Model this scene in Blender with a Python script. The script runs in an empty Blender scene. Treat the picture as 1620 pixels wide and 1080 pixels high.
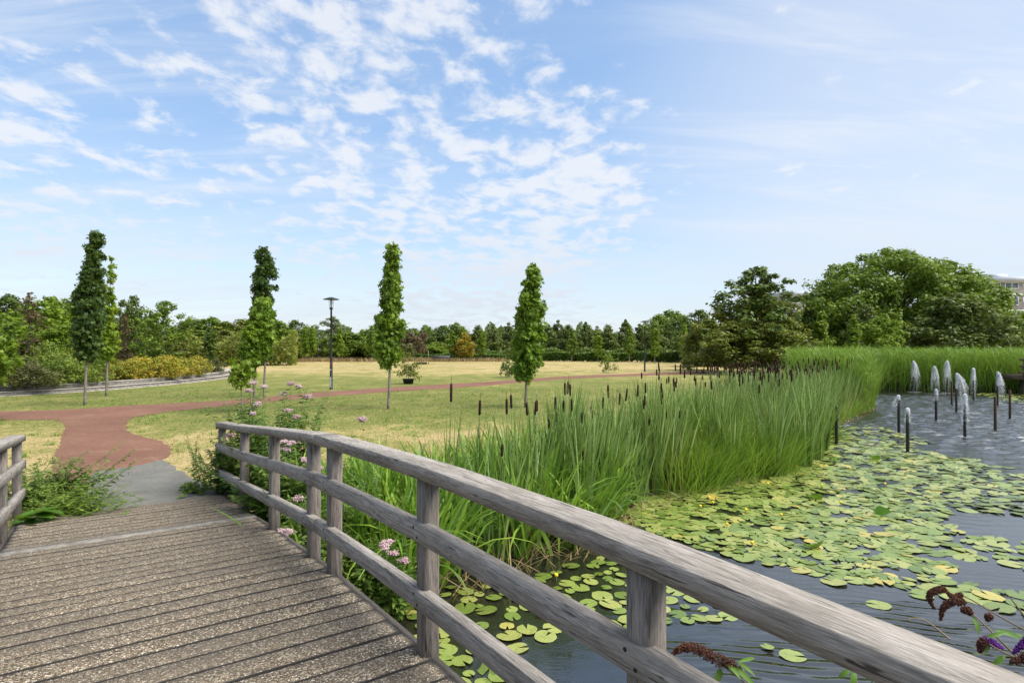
import bpy, math, random
import numpy as np
from mathutils import Vector, Matrix

random.seed(7)
rng = np.random.default_rng(11)
R = math.radians
S = bpy.context.scene
COL = S.collection

# ------------------------------------------------------------------ camera
CAMH = 2.08
F = 940.0
HZ = 550.0
cam = bpy.data.cameras.new('camera')
co = bpy.data.objects.new('camera', cam)
COL.objects.link(co)
co.location = (0, 0, CAMH)
co.rotation_euler = (R(90), 0, 0)
cam.sensor_width = 36
cam.lens = F / 1620 * 36
cam.shift_y = 10 / 1620
cam.clip_start = 0.05
cam.clip_end = 6000
S.camera = co
S.view_settings.view_transform = 'Standard'
S.view_settings.look = 'None'
S.view_settings.exposure = 0.85
S.view_settings.gamma = 1
S.cycles.max_bounces = 6
S.cycles.transparent_max_bounces = 8

# ------------------------------------------------------------------ world
SUN_EL, SUN_AZ = 54.0, 108.0     # azimuth clockwise from +Y (to the right, behind thin cloud)
W = bpy.data.worlds.new('World')
S.world = W
W.use_nodes = True
nt = W.node_tree
nt.nodes.clear()


class NT:
    """tiny node helper"""
    def __init__(s, t): s.t = t
    def n(s, kind, **kw):
        nd = s.t.nodes.new(kind)
        ins = kw.pop('ins', {})
        for k, v in kw.items(): setattr(nd, k, v)
        for k, v in ins.items():
            sock = nd.inputs[k]
            if isinstance(v, bpy.types.NodeSocket): s.t.links.new(v, sock)
            else: sock.default_value = v
        return nd
    def math(s, op, a, b=0.0, c=None, clamp=False):
        nd = s.n('ShaderNodeMath', operation=op, use_clamp=clamp)
        for i, v in enumerate((a, b, c)):
            if v is None: continue
            if isinstance(v, bpy.types.NodeSocket): s.t.links.new(v, nd.inputs[i])
            else: nd.inputs[i].default_value = v
        return nd.outputs[0]
    def vmath(s, op, a, b=None, scale=None):
        nd = s.n('ShaderNodeVectorMath', operation=op)
        for i, v in enumerate((a, b)):
            if v is None: continue
            if isinstance(v, bpy.types.NodeSocket): s.t.links.new(v, nd.inputs[i])
            else: nd.inputs[i].default_value = v
        if scale is not None: nd.inputs['Scale'].default_value = scale
        return nd
    def noise(s, vec, scale, detail=3, rough=0.5, dist=0.0):
        nd = s.n('ShaderNodeTexNoise', ins={'Scale': scale, 'Detail': detail, 'Roughness': rough, 'Distortion': dist})
        if vec is not None: s.t.links.new(vec, nd.inputs['Vector'])
        return nd.outputs['Fac']
    def rng(s, v, a, b, c=0.0, d=1.0, smooth=True):
        nd = s.n('ShaderNodeMapRange', interpolation_type='SMOOTHSTEP' if smooth else 'LINEAR')
        s.t.links.new(v, nd.inputs[0])
        for i, x in enumerate((a, b, c, d)): nd.inputs[i + 1].default_value = x
        return nd.outputs[0]
    def mix(s, f, a, b, mode='MIX'):
        nd = s.n('ShaderNodeMix', data_type='RGBA', blend_type=mode)
        for sock, v in ((nd.inputs[0], f), (nd.inputs[6], a), (nd.inputs[7], b)):
            if isinstance(v, bpy.types.NodeSocket): s.t.links.new(v, sock)
            elif isinstance(v, (int, float)): sock.default_value = v
            else: sock.default_value = (*v[:3], 1)
        return nd.outputs[2]
    def ramp(s, f, stops, interp='LINEAR'):
        nd = s.n('ShaderNodeValToRGB')
        nd.color_ramp.interpolation = interp
        e = nd.color_ramp.elements
        while len(e) > 1: e.remove(e[-1])
        e[0].position = stops[0][0]; e[0].color = (*stops[0][1], 1)
        for p, c in stops[1:]:
            x = e.new(p); x.color = (*c, 1)
        s.t.links.new(f, nd.inputs[0])
        return nd.outputs[0]
    def mapping(s, vec, scale=(1, 1, 1), rot=(0, 0, 0), loc=(0, 0, 0)):
        nd = s.n('ShaderNodeMapping')
        s.t.links.new(vec, nd.inputs[0])
        nd.inputs['Scale'].default_value = scale
        nd.inputs['Rotation'].default_value = rot
        nd.inputs['Location'].default_value = loc
        return nd.outputs[0]


def build_world():
    g = NT(nt)
    sky = g.n('ShaderNodeTexSky', sky_type='NISHITA')
    sky.sun_disc = False
    sky.sun_elevation = R(SUN_EL)
    sky.sun_rotation = R(SUN_AZ)
    sky.altitude = 0
    sky.air_density = 1.0
    sky.dust_density = 0.6
    sky.ozone_density = 1.6
    tc = g.n('ShaderNodeTexCoord')
    d = g.vmath('NORMALIZE', tc.outputs['Generated']).outputs[0]
    sep = g.n('ShaderNodeSeparateXYZ', ins={0: d})
    dz = g.math('ADD', g.math('MAXIMUM', sep.outputs[2], 0.0), 0.16)
    P = g.n('ShaderNodeCombineXYZ', ins={0: g.math('DIVIDE', sep.outputs[0], dz), 1: g.math('DIVIDE', sep.outputs[1], dz)}).outputs[0]

    def blob(px, py, inner, outer):
        v = Vector((px - 810, F, HZ - py)).normalized()
        dot = g.vmath('DOT_PRODUCT', d, tuple(v)).outputs['Value']
        return g.rng(dot, math.cos(R(outer)), math.cos(R(inner)))
    warp = g.noise(P, 1.3, 3, 0.6)
    # broken altocumulus
    Pr = g.mapping(P, scale=(2.3, 2.0, 1), rot=(0, 0, R(-20)))
    n1 = g.noise(Pr, 3.3, 8, 0.58, 0.25)
    n2 = g.noise(Pr, 0.55, 2, 0.5)
    m = g.math('MAXIMUM', g.math('MULTIPLY', blob(640, 190, 3, 23), 0.88), g.math('MULTIPLY', blob(420, 60, 2, 20), 0.66))
    m = g.math('MAXIMUM', m, g.math('MULTIPLY', blob(880, 260, 2, 13), 1.0))
    m = g.math('MAXIMUM', m, g.math('MULTIPLY', blob(760, 400, 3, 17), 0.95))
    m = g.math('MAXIMUM', m, g.math('MULTIPLY', blob(150, 200, 3, 20), 0.6))
    th = g.math('ADD', g.math('MULTIPLY', m, 0.235), g.math('ADD', n1, g.math('MULTIPLY', g.math('SUBTRACT', n2, 0.5), 0.35)))
    puff = g.rng(th, 0.61, 0.82)
    # wisps: stretched noise
    Pw = g.mapping(P, scale=(0.55, 2.6, 1), rot=(0, 0, R(38)))
    w1 = g.noise(Pw, 1.6, 8, 0.62, 0.7)
    lm = g.rng(sep.outputs[0], -0.02, -0.6, 0.2, 1.0)
    rm = g.math('MULTIPLY', blob(1500, 180, 3, 30), 0.85)
    wisp = g.math('MULTIPLY', g.rng(w1, 0.40, 0.78), g.math('ADD', lm, rm))
    Pv = g.mapping(P, scale=(0.35, 1.2, 1), rot=(0, 0, R(-12)))
    w2 = g.noise(Pv, 1.1, 6, 0.6, 0.3)
    low = g.rng(sep.outputs[2], 0.34, 0.03)
    veil = g.math('MULTIPLY', g.rng(w2, 0.33, 0.72), g.math('ADD', g.math('MULTIPLY', low, 0.8), 0.1))
    hz = g.rng(sep.outputs[2], 0.20, -0.02, 0.0, 0.42)
    c = g.math('SUBTRACT', 1.0, g.math('MULTIPLY', g.math('MULTIPLY', g.math('SUBTRACT', 1.0, g.math('MULTIPLY', puff, 0.80)),
               g.math('SUBTRACT', 1.0, g.math('MULTIPLY', wisp, 0.6))),
               g.math('MULTIPLY', g.math('SUBTRACT', 1.0, g.math('MULTIPLY', veil, 0.65)), g.math('SUBTRACT', 1.0, hz))), clamp=True)
    pale = g.math('MULTIPLY', blob(1620, 230, 4, 34), 0.42)
    overhead = g.math('MULTIPLY', g.rng(sep.outputs[2], 0.52, 0.75), 0.45)  # unseen cloud cover added above the view to grey the pond's reflections
    c = g.math('SUBTRACT', 1.0, g.math('MULTIPLY', g.math('SUBTRACT', 1.0, c), g.math('MULTIPLY', g.math('SUBTRACT', 1.0, pale), g.math('SUBTRACT', 1.0, overhead))), clamp=True)
    ccol = g.mix(g.rng(sep.outputs[2], 0.0, 0.3), CLOUD_LOW, CLOUD_HI)
    skyc = g.mix(1.0, sky.outputs[0], SKY_TINT, 'MULTIPLY')
    grad = g.ramp(sep.outputs[2], [(0.0, (2.35, 2.95, 3.85)), (0.12, (1.9, 2.7, 3.9)), (0.32, (1.38, 2.28, 3.85)), (0.6, (1.05, 1.9, 3.5))])
    skyc = g.mix(0.65, skyc, grad)
    colr = g.mix(c, skyc, ccol)
    bg = g.n('ShaderNodeBackground', ins={'Color': colr, 'Strength': SKY_STR})
    out = g.n('ShaderNodeOutputWorld', ins={0: bg.outputs[0]})


SKY_STR = 0.12
SKY_TINT = (1.5, 1.4, 1.25)
CLOUD_LOW = (3.25, 3.55, 4.0)
CLOUD_HI = (4.25, 4.35, 4.55)
build_world()

sl = bpy.data.lights.new('sun', 'SUN')
sl.energy = 3.8
sl.angle = R(46)
sl.color = (1.0, 0.955, 0.88)
so = bpy.data.objects.new('sun', sl)
COL.objects.link(so)
az, el = R(SUN_AZ), R(SUN_EL)
dirv = Vector((math.sin(az) * math.cos(el), math.cos(az) * math.cos(el), math.sin(el)))
so.rotation_euler = dirv.to_track_quat('Z', 'Y').to_euler()
so.location = dirv * 50

# ------------------------------------------------------------------ helpers


def gp(x, y, h=0.0):
    """the point of height h that the photograph shows at pixel x, y"""
    Y = F * (CAMH - h) / (y - HZ)
    return ((x - 810) / F * Y, Y)


def at(x, Y):
    return (x - 810) / F * Y


def mesh(name, V, faces, smooth=False):
    """V (n,3); faces: list of int arrays (m,k)"""
    me = bpy.data.meshes.new(name)
    V = np.asarray(V, dtype=np.float32).reshape(-1, 3)
    if not isinstance(faces, (list, tuple)): faces = [faces]
    faces = [np.asarray(f, dtype=np.int32) for f in faces if len(f)]
    nl = sum(f.size for f in faces); nf = sum(f.shape[0] for f in faces)
    me.vertices.add(len(V)); me.vertices.foreach_set('co', V.ravel())
    me.loops.add(nl); me.polygons.add(nf)
    me.loops.foreach_set('vertex_index', np.concatenate([f.ravel() for f in faces]))
    tot = np.concatenate([np.full(f.shape[0], f.shape[1], dtype=np.int32) for f in faces])
    st = np.concatenate([[0], np.cumsum(tot)[:-1]]).astype(np.int32)
    me.polygons.foreach_set('loop_start', st)
    me.polygons.foreach_set('loop_total', tot)
    if smooth: me.polygons.foreach_set('use_smooth', np.ones(nf, dtype=bool))
    me.update(calc_edges=True)
    return me


def link(name, me, mat=None, parent=None, loc=None, rotz=0, scale=None):
    o = bpy.data.objects.new(name, me)
    COL.objects.link(o)
    if mat is not None and me is not None:
        if len(me.materials) == 0: me.materials.append(mat)
    if parent is not None: o.parent = parent
    if loc is not None: o.location = loc
    if rotz: o.rotation_euler = (0, 0, rotz)
    if scale is not None: o.scale = scale if hasattr(scale, '__len__') else (scale,) * 3
    return o


def setmat(o, mat):
    o.material_slots[0].link = 'OBJECT'
    o.material_slots[0].material = mat


def tag(o, label=None, cat=None, group=None, kind=None):
    if label: o['label'] = label
    if cat: o['category'] = cat
    if group: o['group'] = group
    if kind: o['kind'] = kind
    return o


def empty(name, loc=(0, 0, 0), rotz=0):
    o = bpy.data.objects.new(name, None)
    COL.objects.link(o)
    o.location = loc
    o.rotation_euler = (0, 0, rotz)
    o.empty_display_size = 0.2
    return o


def copy_tree(o, parent=None):
    c = o.copy()
    COL.objects.link(c)
    c.parent = parent
    for ch in list(o.children): copy_tree(ch, c)
    return c


class MB:
    def __init__(s): s.v = []; s.f = {}; s.n = 0
    def add(s, V, Fc):
        V = np.asarray(V, dtype=float).reshape(-1, 3)
        Fc = np.asarray(Fc, dtype=int)
        s.v.append(V)
        s.f.setdefault(Fc.shape[1], []).append(Fc + s.n)
        s.n += len(V)
    def box(s, x0, x1, y0, y1, z0, z1):
        s.add([(x0, y0, z0), (x1, y0, z0), (x1, y1, z0), (x0, y1, z0), (x0, y0, z1), (x1, y0, z1), (x1, y1, z1), (x0, y1, z1)],
              [(0, 3, 2, 1), (4, 5, 6, 7), (0, 1, 5, 4), (1, 2, 6, 5), (2, 3, 7, 6), (3, 0, 4, 7)])
    def ring_sweep(s, rings, closed_ends=True):
        """rings: list of (k,3) arrays"""
        k = len(rings[0]); V = np.concatenate(rings)
        Fq = []
        for i in range(len(rings) - 1):
            for j in range(k):
                a = i * k + j; b = i * k + (j + 1) % k
                Fq.append((a, b, b + k, a + k))
        n0 = s.n
        s.add(V, Fq)
        if closed_ends:
            s.f.setdefault(k, []).append(np.array([list(range(k))[::-1]]) + n0)
            s.f.setdefault(k, []).append(np.array([list(range(k))]) + n0 + (len(rings) - 1) * k)
    def tube(s, pts, rad, k=6):
        pts = [Vector(p) for p in pts]
        if not hasattr(rad, '__len__'): rad = [rad] * len(pts)
        rings = []
        up = Vector((0.13, 0.31, 0.94))
        for i, p in enumerate(pts):
            t = (pts[min(i + 1, len(pts) - 1)] - pts[max(i - 1, 0)])
            if t.length < 1e-9: t = Vector((0, 0, 1))
            t.normalize()
            a = t.cross(up)
            if a.length < 0.15: a = t.cross(Vector((1, 0, 0)))
            a.normalize(); b = t.cross(a)
            rings.append(np.array([tuple(p + (a * math.cos(2 * math.pi * j / k) + b * math.sin(2 * math.pi * j / k)) * rad[i]) for j in range(k)]))
        s.ring_sweep(rings)
    def lathe(s, prof, k=16, c=(0, 0, 0)):
        rings = [np.array([(c[0] + r * math.cos(2 * math.pi * j / k), c[1] + r * math.sin(2 * math.pi * j / k), c[2] + z) for j in range(k)]) for r, z in prof]
        s.ring_sweep(rings)
    def me(s, name, smooth=False):
        return mesh(name, np.concatenate(s.v), [np.concatenate(f) for f in s.f.values()], smooth)
    def build(s, name, mat, parent=None, smooth=False, **kw):
        return link(name, s.me(name, smooth), mat, parent, **kw)


def nrm(a):
    return a / np.maximum(np.linalg.norm(a, axis=-1, keepdims=True), 1e-9)


def cards(pos, nor, size, tmpl, tris, spin=None, ydir=None):
    """leaf shaped faces: tmpl (k,3) template (y along the leaf, z bend), one per position"""
    n = len(pos)
    nor = nrm(nor)
    if ydir is None: ydir = rng.normal(size=(n, 3))
    x = nrm(np.cross(ydir, nor)); y = np.cross(nor, x)
    size = np.broadcast_to(np.asarray(size, float), (n,))
    T = np.asarray(tmpl, float)
    V = pos[:, None, :] + size[:, None, None] * (T[None, :, 0:1] * x[:, None, :] + T[None, :, 1:2] * y[:, None, :] + T[None, :, 2:3] * nor[:, None, :])
    k = len(T)
    Fc = np.asarray(tris)[None] + (np.arange(n) * k)[:, None, None]
    return V.reshape(-1, 3), Fc.reshape(-1, len(tris[0]))


# leaf templates
STAR_T = [(0, 0, 0)]
for i in range(10):
    a = math.pi * 2 * i / 10 + math.pi / 2
    r = 0.62 if i % 2 == 0 else 0.27
    if i == 5: r = 0.2
    STAR_T.append((r * math.cos(a), r * math.sin(a), -0.14 * r * (1 if i % 2 else 1.6)))
STAR_F = [(0, i + 1, (i + 1) % 10 + 1) for i in range(10)]
OVAL_T = [(0, -0.5, 0), (0.26, -0.12, 0.05), (0.2, 0.25, 0.04), (0, 0.55, -0.06), (-0.2, 0.25, 0.04), (-0.26, -0.12, 0.05)]
OVAL_F = [(0, 1, 2, 3), (0, 3, 4, 5)]
LANCE_T = [(0, 0, 0), (0.10, 0.3, 0.02), (0.085, 0.65, 0), (0, 1.0, -0.12), (-0.085, 0.65, 0), (-0.10, 0.3, 0.02), (0, 0.35, -0.02), (0, 0.68, -0.03)]
LANCE_F = [(0, 1, 6), (1, 2, 7), (1, 7, 6), (2, 3, 7), (0, 6, 5), (5, 6, 7), (5, 7, 4), (4, 7, 3)]
RAG_T = [(-0.5, -0.3, 0), (-0.1, -0.5, 0.08), (0.45, -0.35, 0), (0.28, 0.05, 0.05), (0.5, 0.4, -0.03), (0, 0.28, 0.08), (-0.42, 0.5, 0), (-0.25, 0.05, 0.04)]
RAG_F = [(0, 1, 3, 7), (1, 2, 3, 3), (7, 3, 5, 5), (3, 4, 5, 5), (7, 5, 6, 6)]
RAG_F = [(0, 1, 7), (1, 3, 7), (1, 2, 3), (7, 3, 5), (3, 4, 5), (7, 5, 6)]


def sph(n):
    return nrm(rng.normal(size=(n, 3)))


def clump_leaves(C, Rd, per, shell=0.55, upb=0.5, squash=0.8):
    """points and normals of leaves round clump centres"""
    C = np.asarray(C); Rd = np.asarray(Rd)
    n = len(C) * per
    d = sph(n)
    rad = np.repeat(Rd, per) * (shell + (1 - shell) * rng.random(n)) * (0.75 + 0.5 * rng.random(n))
    off = d * rad[:, None]
    off[:, 2] *= squash
    pos = np.repeat(C, per, axis=0) + off
    nor = nrm(d * 0.8 + sph(n) * 0.8 + np.array([0, 0, upb]))
    return pos, nor


def ribbons(base, head, h, w, lean, curl, seg=4, tip=0.1, wob=0.0, flat=None):
    """grass blades as narrow bent strips; head: azimuth of lean"""
    n = len(base)
    t = np.linspace(0, 1, seg + 1)[None, :]
    ang = lean[:, None] + curl[:, None] * t ** 1.6       # angle from vertical along the blade
    ds = (h / seg)[:, None]
    dx = np.sin(ang) * ds; dz = np.cos(ang) * ds
    X = np.concatenate([np.zeros((n, 1)), np.cumsum(dx[:, 1:], axis=1)], axis=1)
    Z = np.concatenate([np.zeros((n, 1)), np.cumsum(dz[:, 1:], axis=1)], axis=1)
    hx, hy = np.cos(head)[:, None], np.sin(head)[:, None]
    P = np.stack([base[:, 0:1] + X * hx, base[:, 1:2] + X * hy, base[:, 2:3] + Z], axis=-1)
    fa = head + math.pi / 2 + (rng.normal(size=n) * 0.9 if flat is None else flat)
    tw = fa[:, None] + wob * (rng.random(n) - .5)[:, None] * t * 3
    side = np.stack([np.cos(tw), np.sin(tw), np.zeros_like(tw)], axis=-1)
    ww = (w[:, None] * (1 - (1 - tip) * t ** 2.2) * (0.6 + 0.4 * np.minimum(1, t * 4)))[..., None] * 0.5
    V = np.stack([P - side * ww, P + side * ww], axis=2).reshape(-1, 3)
    k = (seg + 1) * 2
    f = np.array([(2 * i, 2 * i + 1, 2 * i + 3, 2 * i + 2) for i in range(seg)])
    Fc = (f[None] + (np.arange(n) * k)[:, None, None]).reshape(-1, 4)
    return V, Fc


OCT_V = np.array([(1, 0, 0), (-1, 0, 0), (0, 1, 0), (0, -1, 0), (0, 0, 1), (0, 0, -1)], float)
OCT_F = np.array([(0, 2, 4), (2, 1, 4), (1, 3, 4), (3, 0, 4), (2, 0, 5), (1, 2, 5), (3, 1, 5), (0, 3, 5)])


def beads(pos, size):
    n = len(pos)
    size = np.broadcast_to(np.asarray(size, float), (n,))
    V = pos[:, None, :] + OCT_V[None] * size[:, None, None]
    Fc = OCT_F[None] + (np.arange(n) * 6)[:, None, None]
    return V.reshape(-1, 3), Fc.reshape(-1, 3)


def inside(poly, X, Y):
    X = np.asarray(X, float); Y = np.asarray(Y, float)
    r = np.zeros(X.shape, bool)
    n = len(poly)
    for i in range(n):
        x1, y1 = poly[i]; x2, y2 = poly[(i + 1) % n]
        c = ((y1 > Y) != (y2 > Y)) & (X < (x2 - x1) * (Y - y1) / (y2 - y1 + 1e-12) + x1)
        r ^= c
    return r


def edge_dist(poly, X, Y, closed=True):
    X = np.asarray(X, float); Y = np.asarray(Y, float)
    d = np.full(X.shape, 1e9)
    n = len(poly)
    for i in range(n if closed else n - 1):
        x1, y1 = poly[i]; x2, y2 = poly[(i + 1) % n]
        ax, ay = x2 - x1, y2 - y1
        L = ax * ax + ay * ay + 1e-12
        t = np.clip(((X - x1) * ax + (Y - y1) * ay) / L, 0, 1)
        d = np.minimum(d, np.hypot(X - x1 - t * ax, Y - y1 - t * ay))
    return d


def smooth_line(pts, n=8, closed=False):
    out = []
    m = len(pts)
    rngi = range(m) if closed else range(m - 1)
    for i in rngi:
        p = [np.array(pts[(i + k) % m] if closed else pts[min(max(i + k, 0), m - 1)], float) for k in (-1, 0, 1, 2)]
        for j in range(n):
            t = j / n
            out.append(tuple(0.5 * ((2 * p[1]) + (-p[0] + p[2]) * t + (2 * p[0] - 5 * p[1] + 4 * p[2] - p[3]) * t * t + (-p[0] + 3 * p[1] - 3 * p[2] + p[3]) * t ** 3)))
    if not closed: out.append(tuple(pts[-1]))
    return out


# ------------------------------------------------------------------ materials


def newmat(name):
    m = bpy.data.materials.new(name)
    m.use_nodes = True
    m.node_tree.nodes.clear()
    return m, NT(m.node_tree)


def out(g, sh, disp=None):
    g.n('ShaderNodeOutputMaterial', ins={0: sh})


def principled(g, color, rough=0.7, spec=0.3, bump=None, bstr=0.3, bdist=0.01, **kw):
    ins = {'Base Color': color if isinstance(color, bpy.types.NodeSocket) else (*color, 1), 'Roughness': rough, 'Specular IOR Level': spec}
    ins.update(kw)
    if bump is not None:
        ins['Normal'] = g.n('ShaderNodeBump', ins={'Height': bump, 'Strength': bstr, 'Distance': bdist}).outputs[0]
    return g.n('ShaderNodeBsdfPrincipled', ins=ins).outputs[0]


def simple(name, color, rough=0.6, spec=0.3, metallic=0.0, nscale=6, var=0.25):
    m, g = newmat(name)
    tc = g.n('ShaderNodeTexCoord').outputs['Object']
    n = g.noise(tc, nscale, 5, 0.6)
    c = g.mix(g.rng(n, 0.3, 0.7), [x * (1 - var) for x in color], [min(1, x * (1 + var)) for x in color])
    out(g, principled(g, c, rough, spec, n, 0.2, 0.01, Metallic=metallic))
    return m


def leafmat(name, stops, trans=0.35, rough=0.5, lf=0.35, objvar=0.15, spec=0.25):
    """stops: colours from the dark to the light leaves"""
    m, g = newmat(name)
    geo = g.n('ShaderNodeNewGeometry')
    rnd = geo.outputs['Random Per Island']
    n = g.noise(geo.outputs['Position'], 1.1, 3, 0.6)
    oi = g.n('ShaderNodeObjectInfo').outputs['Random']
    f = g.math('ADD', g.math('MULTIPLY', rnd, 1 - lf), g.math('MULTIPLY', g.rng(n, 0.35, 0.65), lf), clamp=True)
    k = len(stops)
    c = g.ramp(f, [(i / (k - 1), s) for i, s in enumerate(stops)])
    if objvar:
        c = g.mix(g.math('MULTIPLY', oi, objvar * 2), c, g.mix(0.6, c, (0.10, 0.11, 0.02)))
    b = g.n('ShaderNodeBsdfPrincipled', ins={'Base Color': c, 'Roughness': rough, 'Specular IOR Level': spec}).outputs[0]
    tcol = g.mix(0.5, c, (0.25, 0.33, 0.03), 'MIX')
    tr = g.n('ShaderNodeBsdfTranslucent', ins={'Color': tcol}).outputs[0]
    ms = g.n('ShaderNodeMixShader', ins={0: trans, 1: b, 2: tr}).outputs[0]
    out(g, ms)
    return m


def wood(name, axis, ca=(0.215, 0.19, 0.163), cb=(0.42, 0.38, 0.335), cd=(0.085, 0.073, 0.061)):
    m, g = newmat(name)
    tc = g.n('ShaderNodeTexCoord').outputs['Object']
    geo = g.n('ShaderNodeNewGeometry')
    s1 = [14, 14, 14]; s1[axis] = 0.9
    s2 = [260, 260, 260]; s2[axis] = 14
    s3 = [70, 70, 70]; s3[axis] = 3.5
    wv = g.noise(g.mapping(tc, scale=s1), 1.0, 4, 0.6, 1.2)
    fine = g.noise(g.mapping(tc, scale=s2), 1.0, 3, 0.7, 0.3)
    mid = g.noise(g.mapping(tc, scale=s3), 1.0, 6, 0.7, 0.8)
    blot = g.noise(tc, 2.3, 3, 0.6)
    f = g.math('ADD', g.math('MULTIPLY', wv, 0.24), g.math('ADD', g.math('MULTIPLY', mid, 0.40), g.math('MULTIPLY', fine, 0.42)))
    c = g.ramp(g.rng(f, 0.40, 0.68, 0, 1, False), [(0.0, cd), (0.3, ca), (0.75, cb), (1.0, [min(1, x * 1.18) for x in cb])])
    crack = g.rng(g.noise(g.mapping(tc, scale=s3), 1.3, 2, 0.5, 0.5), 0.36, 0.30)
    c = g.mix(g.math('MULTIPLY', crack, 0.85), c, (0.035, 0.03, 0.027))
    c = g.mix(g.math('MULTIPLY', g.rng(blot, 0.45, 0.7), 0.35), c, (0.17, 0.15, 0.115))
    c = g.mix(g.math('MULTIPLY', geo.outputs['Random Per Island'], 0.18), c, (0.12, 0.105, 0.095))
    h = g.math('SUBTRACT', g.math('ADD', mid, g.math('MULTIPLY', fine, 0.7)), g.math('MULTIPLY', crack, 1.0))
    out(g, principled(g, c, 0.82, 0.2, h, 0.55, 0.004))
    return m


M = {}
M['rail_wood'] = wood('weathered_rail_wood', 1)
M['post_wood'] = wood('weathered_post_wood', 2, (0.14, 0.118, 0.098), (0.31, 0.265, 0.225), (0.05, 0.04, 0.032))
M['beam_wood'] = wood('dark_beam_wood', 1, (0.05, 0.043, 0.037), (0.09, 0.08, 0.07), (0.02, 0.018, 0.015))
M['strip_wood'] = simple('transition_board', (0.20, 0.185, 0.16), 0.95, 0.05, nscale=14, var=0.3)


def mk_deck():
    m, g = newmat('gravel_coated_planks')
    tc = g.n('ShaderNodeTexCoord').outputs['Object']
    geo = g.n('ShaderNodeNewGeometry')
    vo = g.n('ShaderNodeTexVoronoi', ins={'Scale': 120.0, 'Randomness': 1.0})
    g.t.links.new(tc, vo.inputs['Vector'])
    sepc = g.n('ShaderNodeSeparateColor', ins={0: vo.outputs['Color']})
    sp = g.ramp(sepc.outputs[0], [(0, (0.04, 0.03, 0.02)), (0.22, (0.11, 0.083, 0.055)), (0.5, (0.23, 0.175, 0.115)), (0.78, (0.36, 0.285, 0.19)), (0.92, (0.58, 0.49, 0.36)), (1.0, (0.85, 0.77, 0.63))])
    edge = g.rng(vo.outputs['Distance'], 0.35, 0.75)
    c = g.mix(g.math('MULTIPLY', edge, 0.65), sp, (0.035, 0.03, 0.026))
    n1 = g.noise(tc, 1.4, 5, 0.65)
    c = g.mix(g.math('MULTIPLY', g.rng(n1, 0.4, 0.7), 0.42), c, (0.10, 0.086, 0.07))
    wear = g.rng(g.noise(g.mapping(tc, scale=(1.2, 5, 1)), 2.2, 4, 0.6), 0.62, 0.72)
    c = g.mix(g.math('MULTIPLY', wear, 0.35), c, (0.07, 0.06, 0.052))
    c = g.mix(g.math('MULTIPLY', geo.outputs['Random Per Island'], 0.40), c, (0.11, 0.093, 0.07))
    # tar-dark plank sides and rims
    sp2 = g.n('ShaderNodeSeparateXYZ', ins={0: geo.outputs['Normal']})
    side = g.rng(sp2.outputs[2], 0.93, 0.75)
    c = g.mix(side, c, (0.03, 0.028, 0.026))
    h = g.math('ADD', g.math('MULTIPLY', g.math('SUBTRACT', 1.0, vo.outputs['Distance']), 1.0), g.math('MULTIPLY', sepc.outputs[1], 0.6))
    out(g, principled(g, c, 0.85, 0.25, h, 0.8, 0.004))
    return m


M['deck'] = mk_deck()
M['bolt'] = simple('dark_bolt', (0.015, 0.014, 0.013), 0.6)


def lawn_nodes(g, pos):
    a = g.noise(pos, 0.16, 4, 0.6, 0.4)
    b = g.noise(g.mapping(pos, scale=(1, 0.7, 1)), 0.75, 5, 0.7, 0.3)
    c = g.noise(pos, 5.0, 6, 0.75)
    sx = g.n('ShaderNodeSeparateXYZ', ins={0: pos})
    # greener in a band beyond the red path junction, straw near the bridge and far out
    gy = g.math('MULTIPLY', g.rng(sx.outputs[1], 13.5, 18.0), g.rng(sx.outputs[1], 56.0, 30.0))
    far = g.rng(sx.outputs[1], 30, 75)
    f = g.math('ADD', g.math('ADD', g.math('MULTIPLY', a, 0.45), g.math('MULTIPLY', b, 0.75)), g.math('MULTIPLY', c, 0.38))
    f = g.math('ADD', f, 0.012)
    f = g.math('ADD', f, g.math('MULTIPLY', gy, 0.20))
    f = g.math('SUBTRACT', f, g.math('MULTIPLY', far, 0.03))
    return f


LAWN = [(0.0, (0.50, 0.37, 0.20)), (0.34, (0.47, 0.355, 0.17)), (0.50, (0.36, 0.30, 0.115)), (0.66, (0.22, 0.225, 0.06)), (1.0, (0.12, 0.155, 0.03))]


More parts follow.
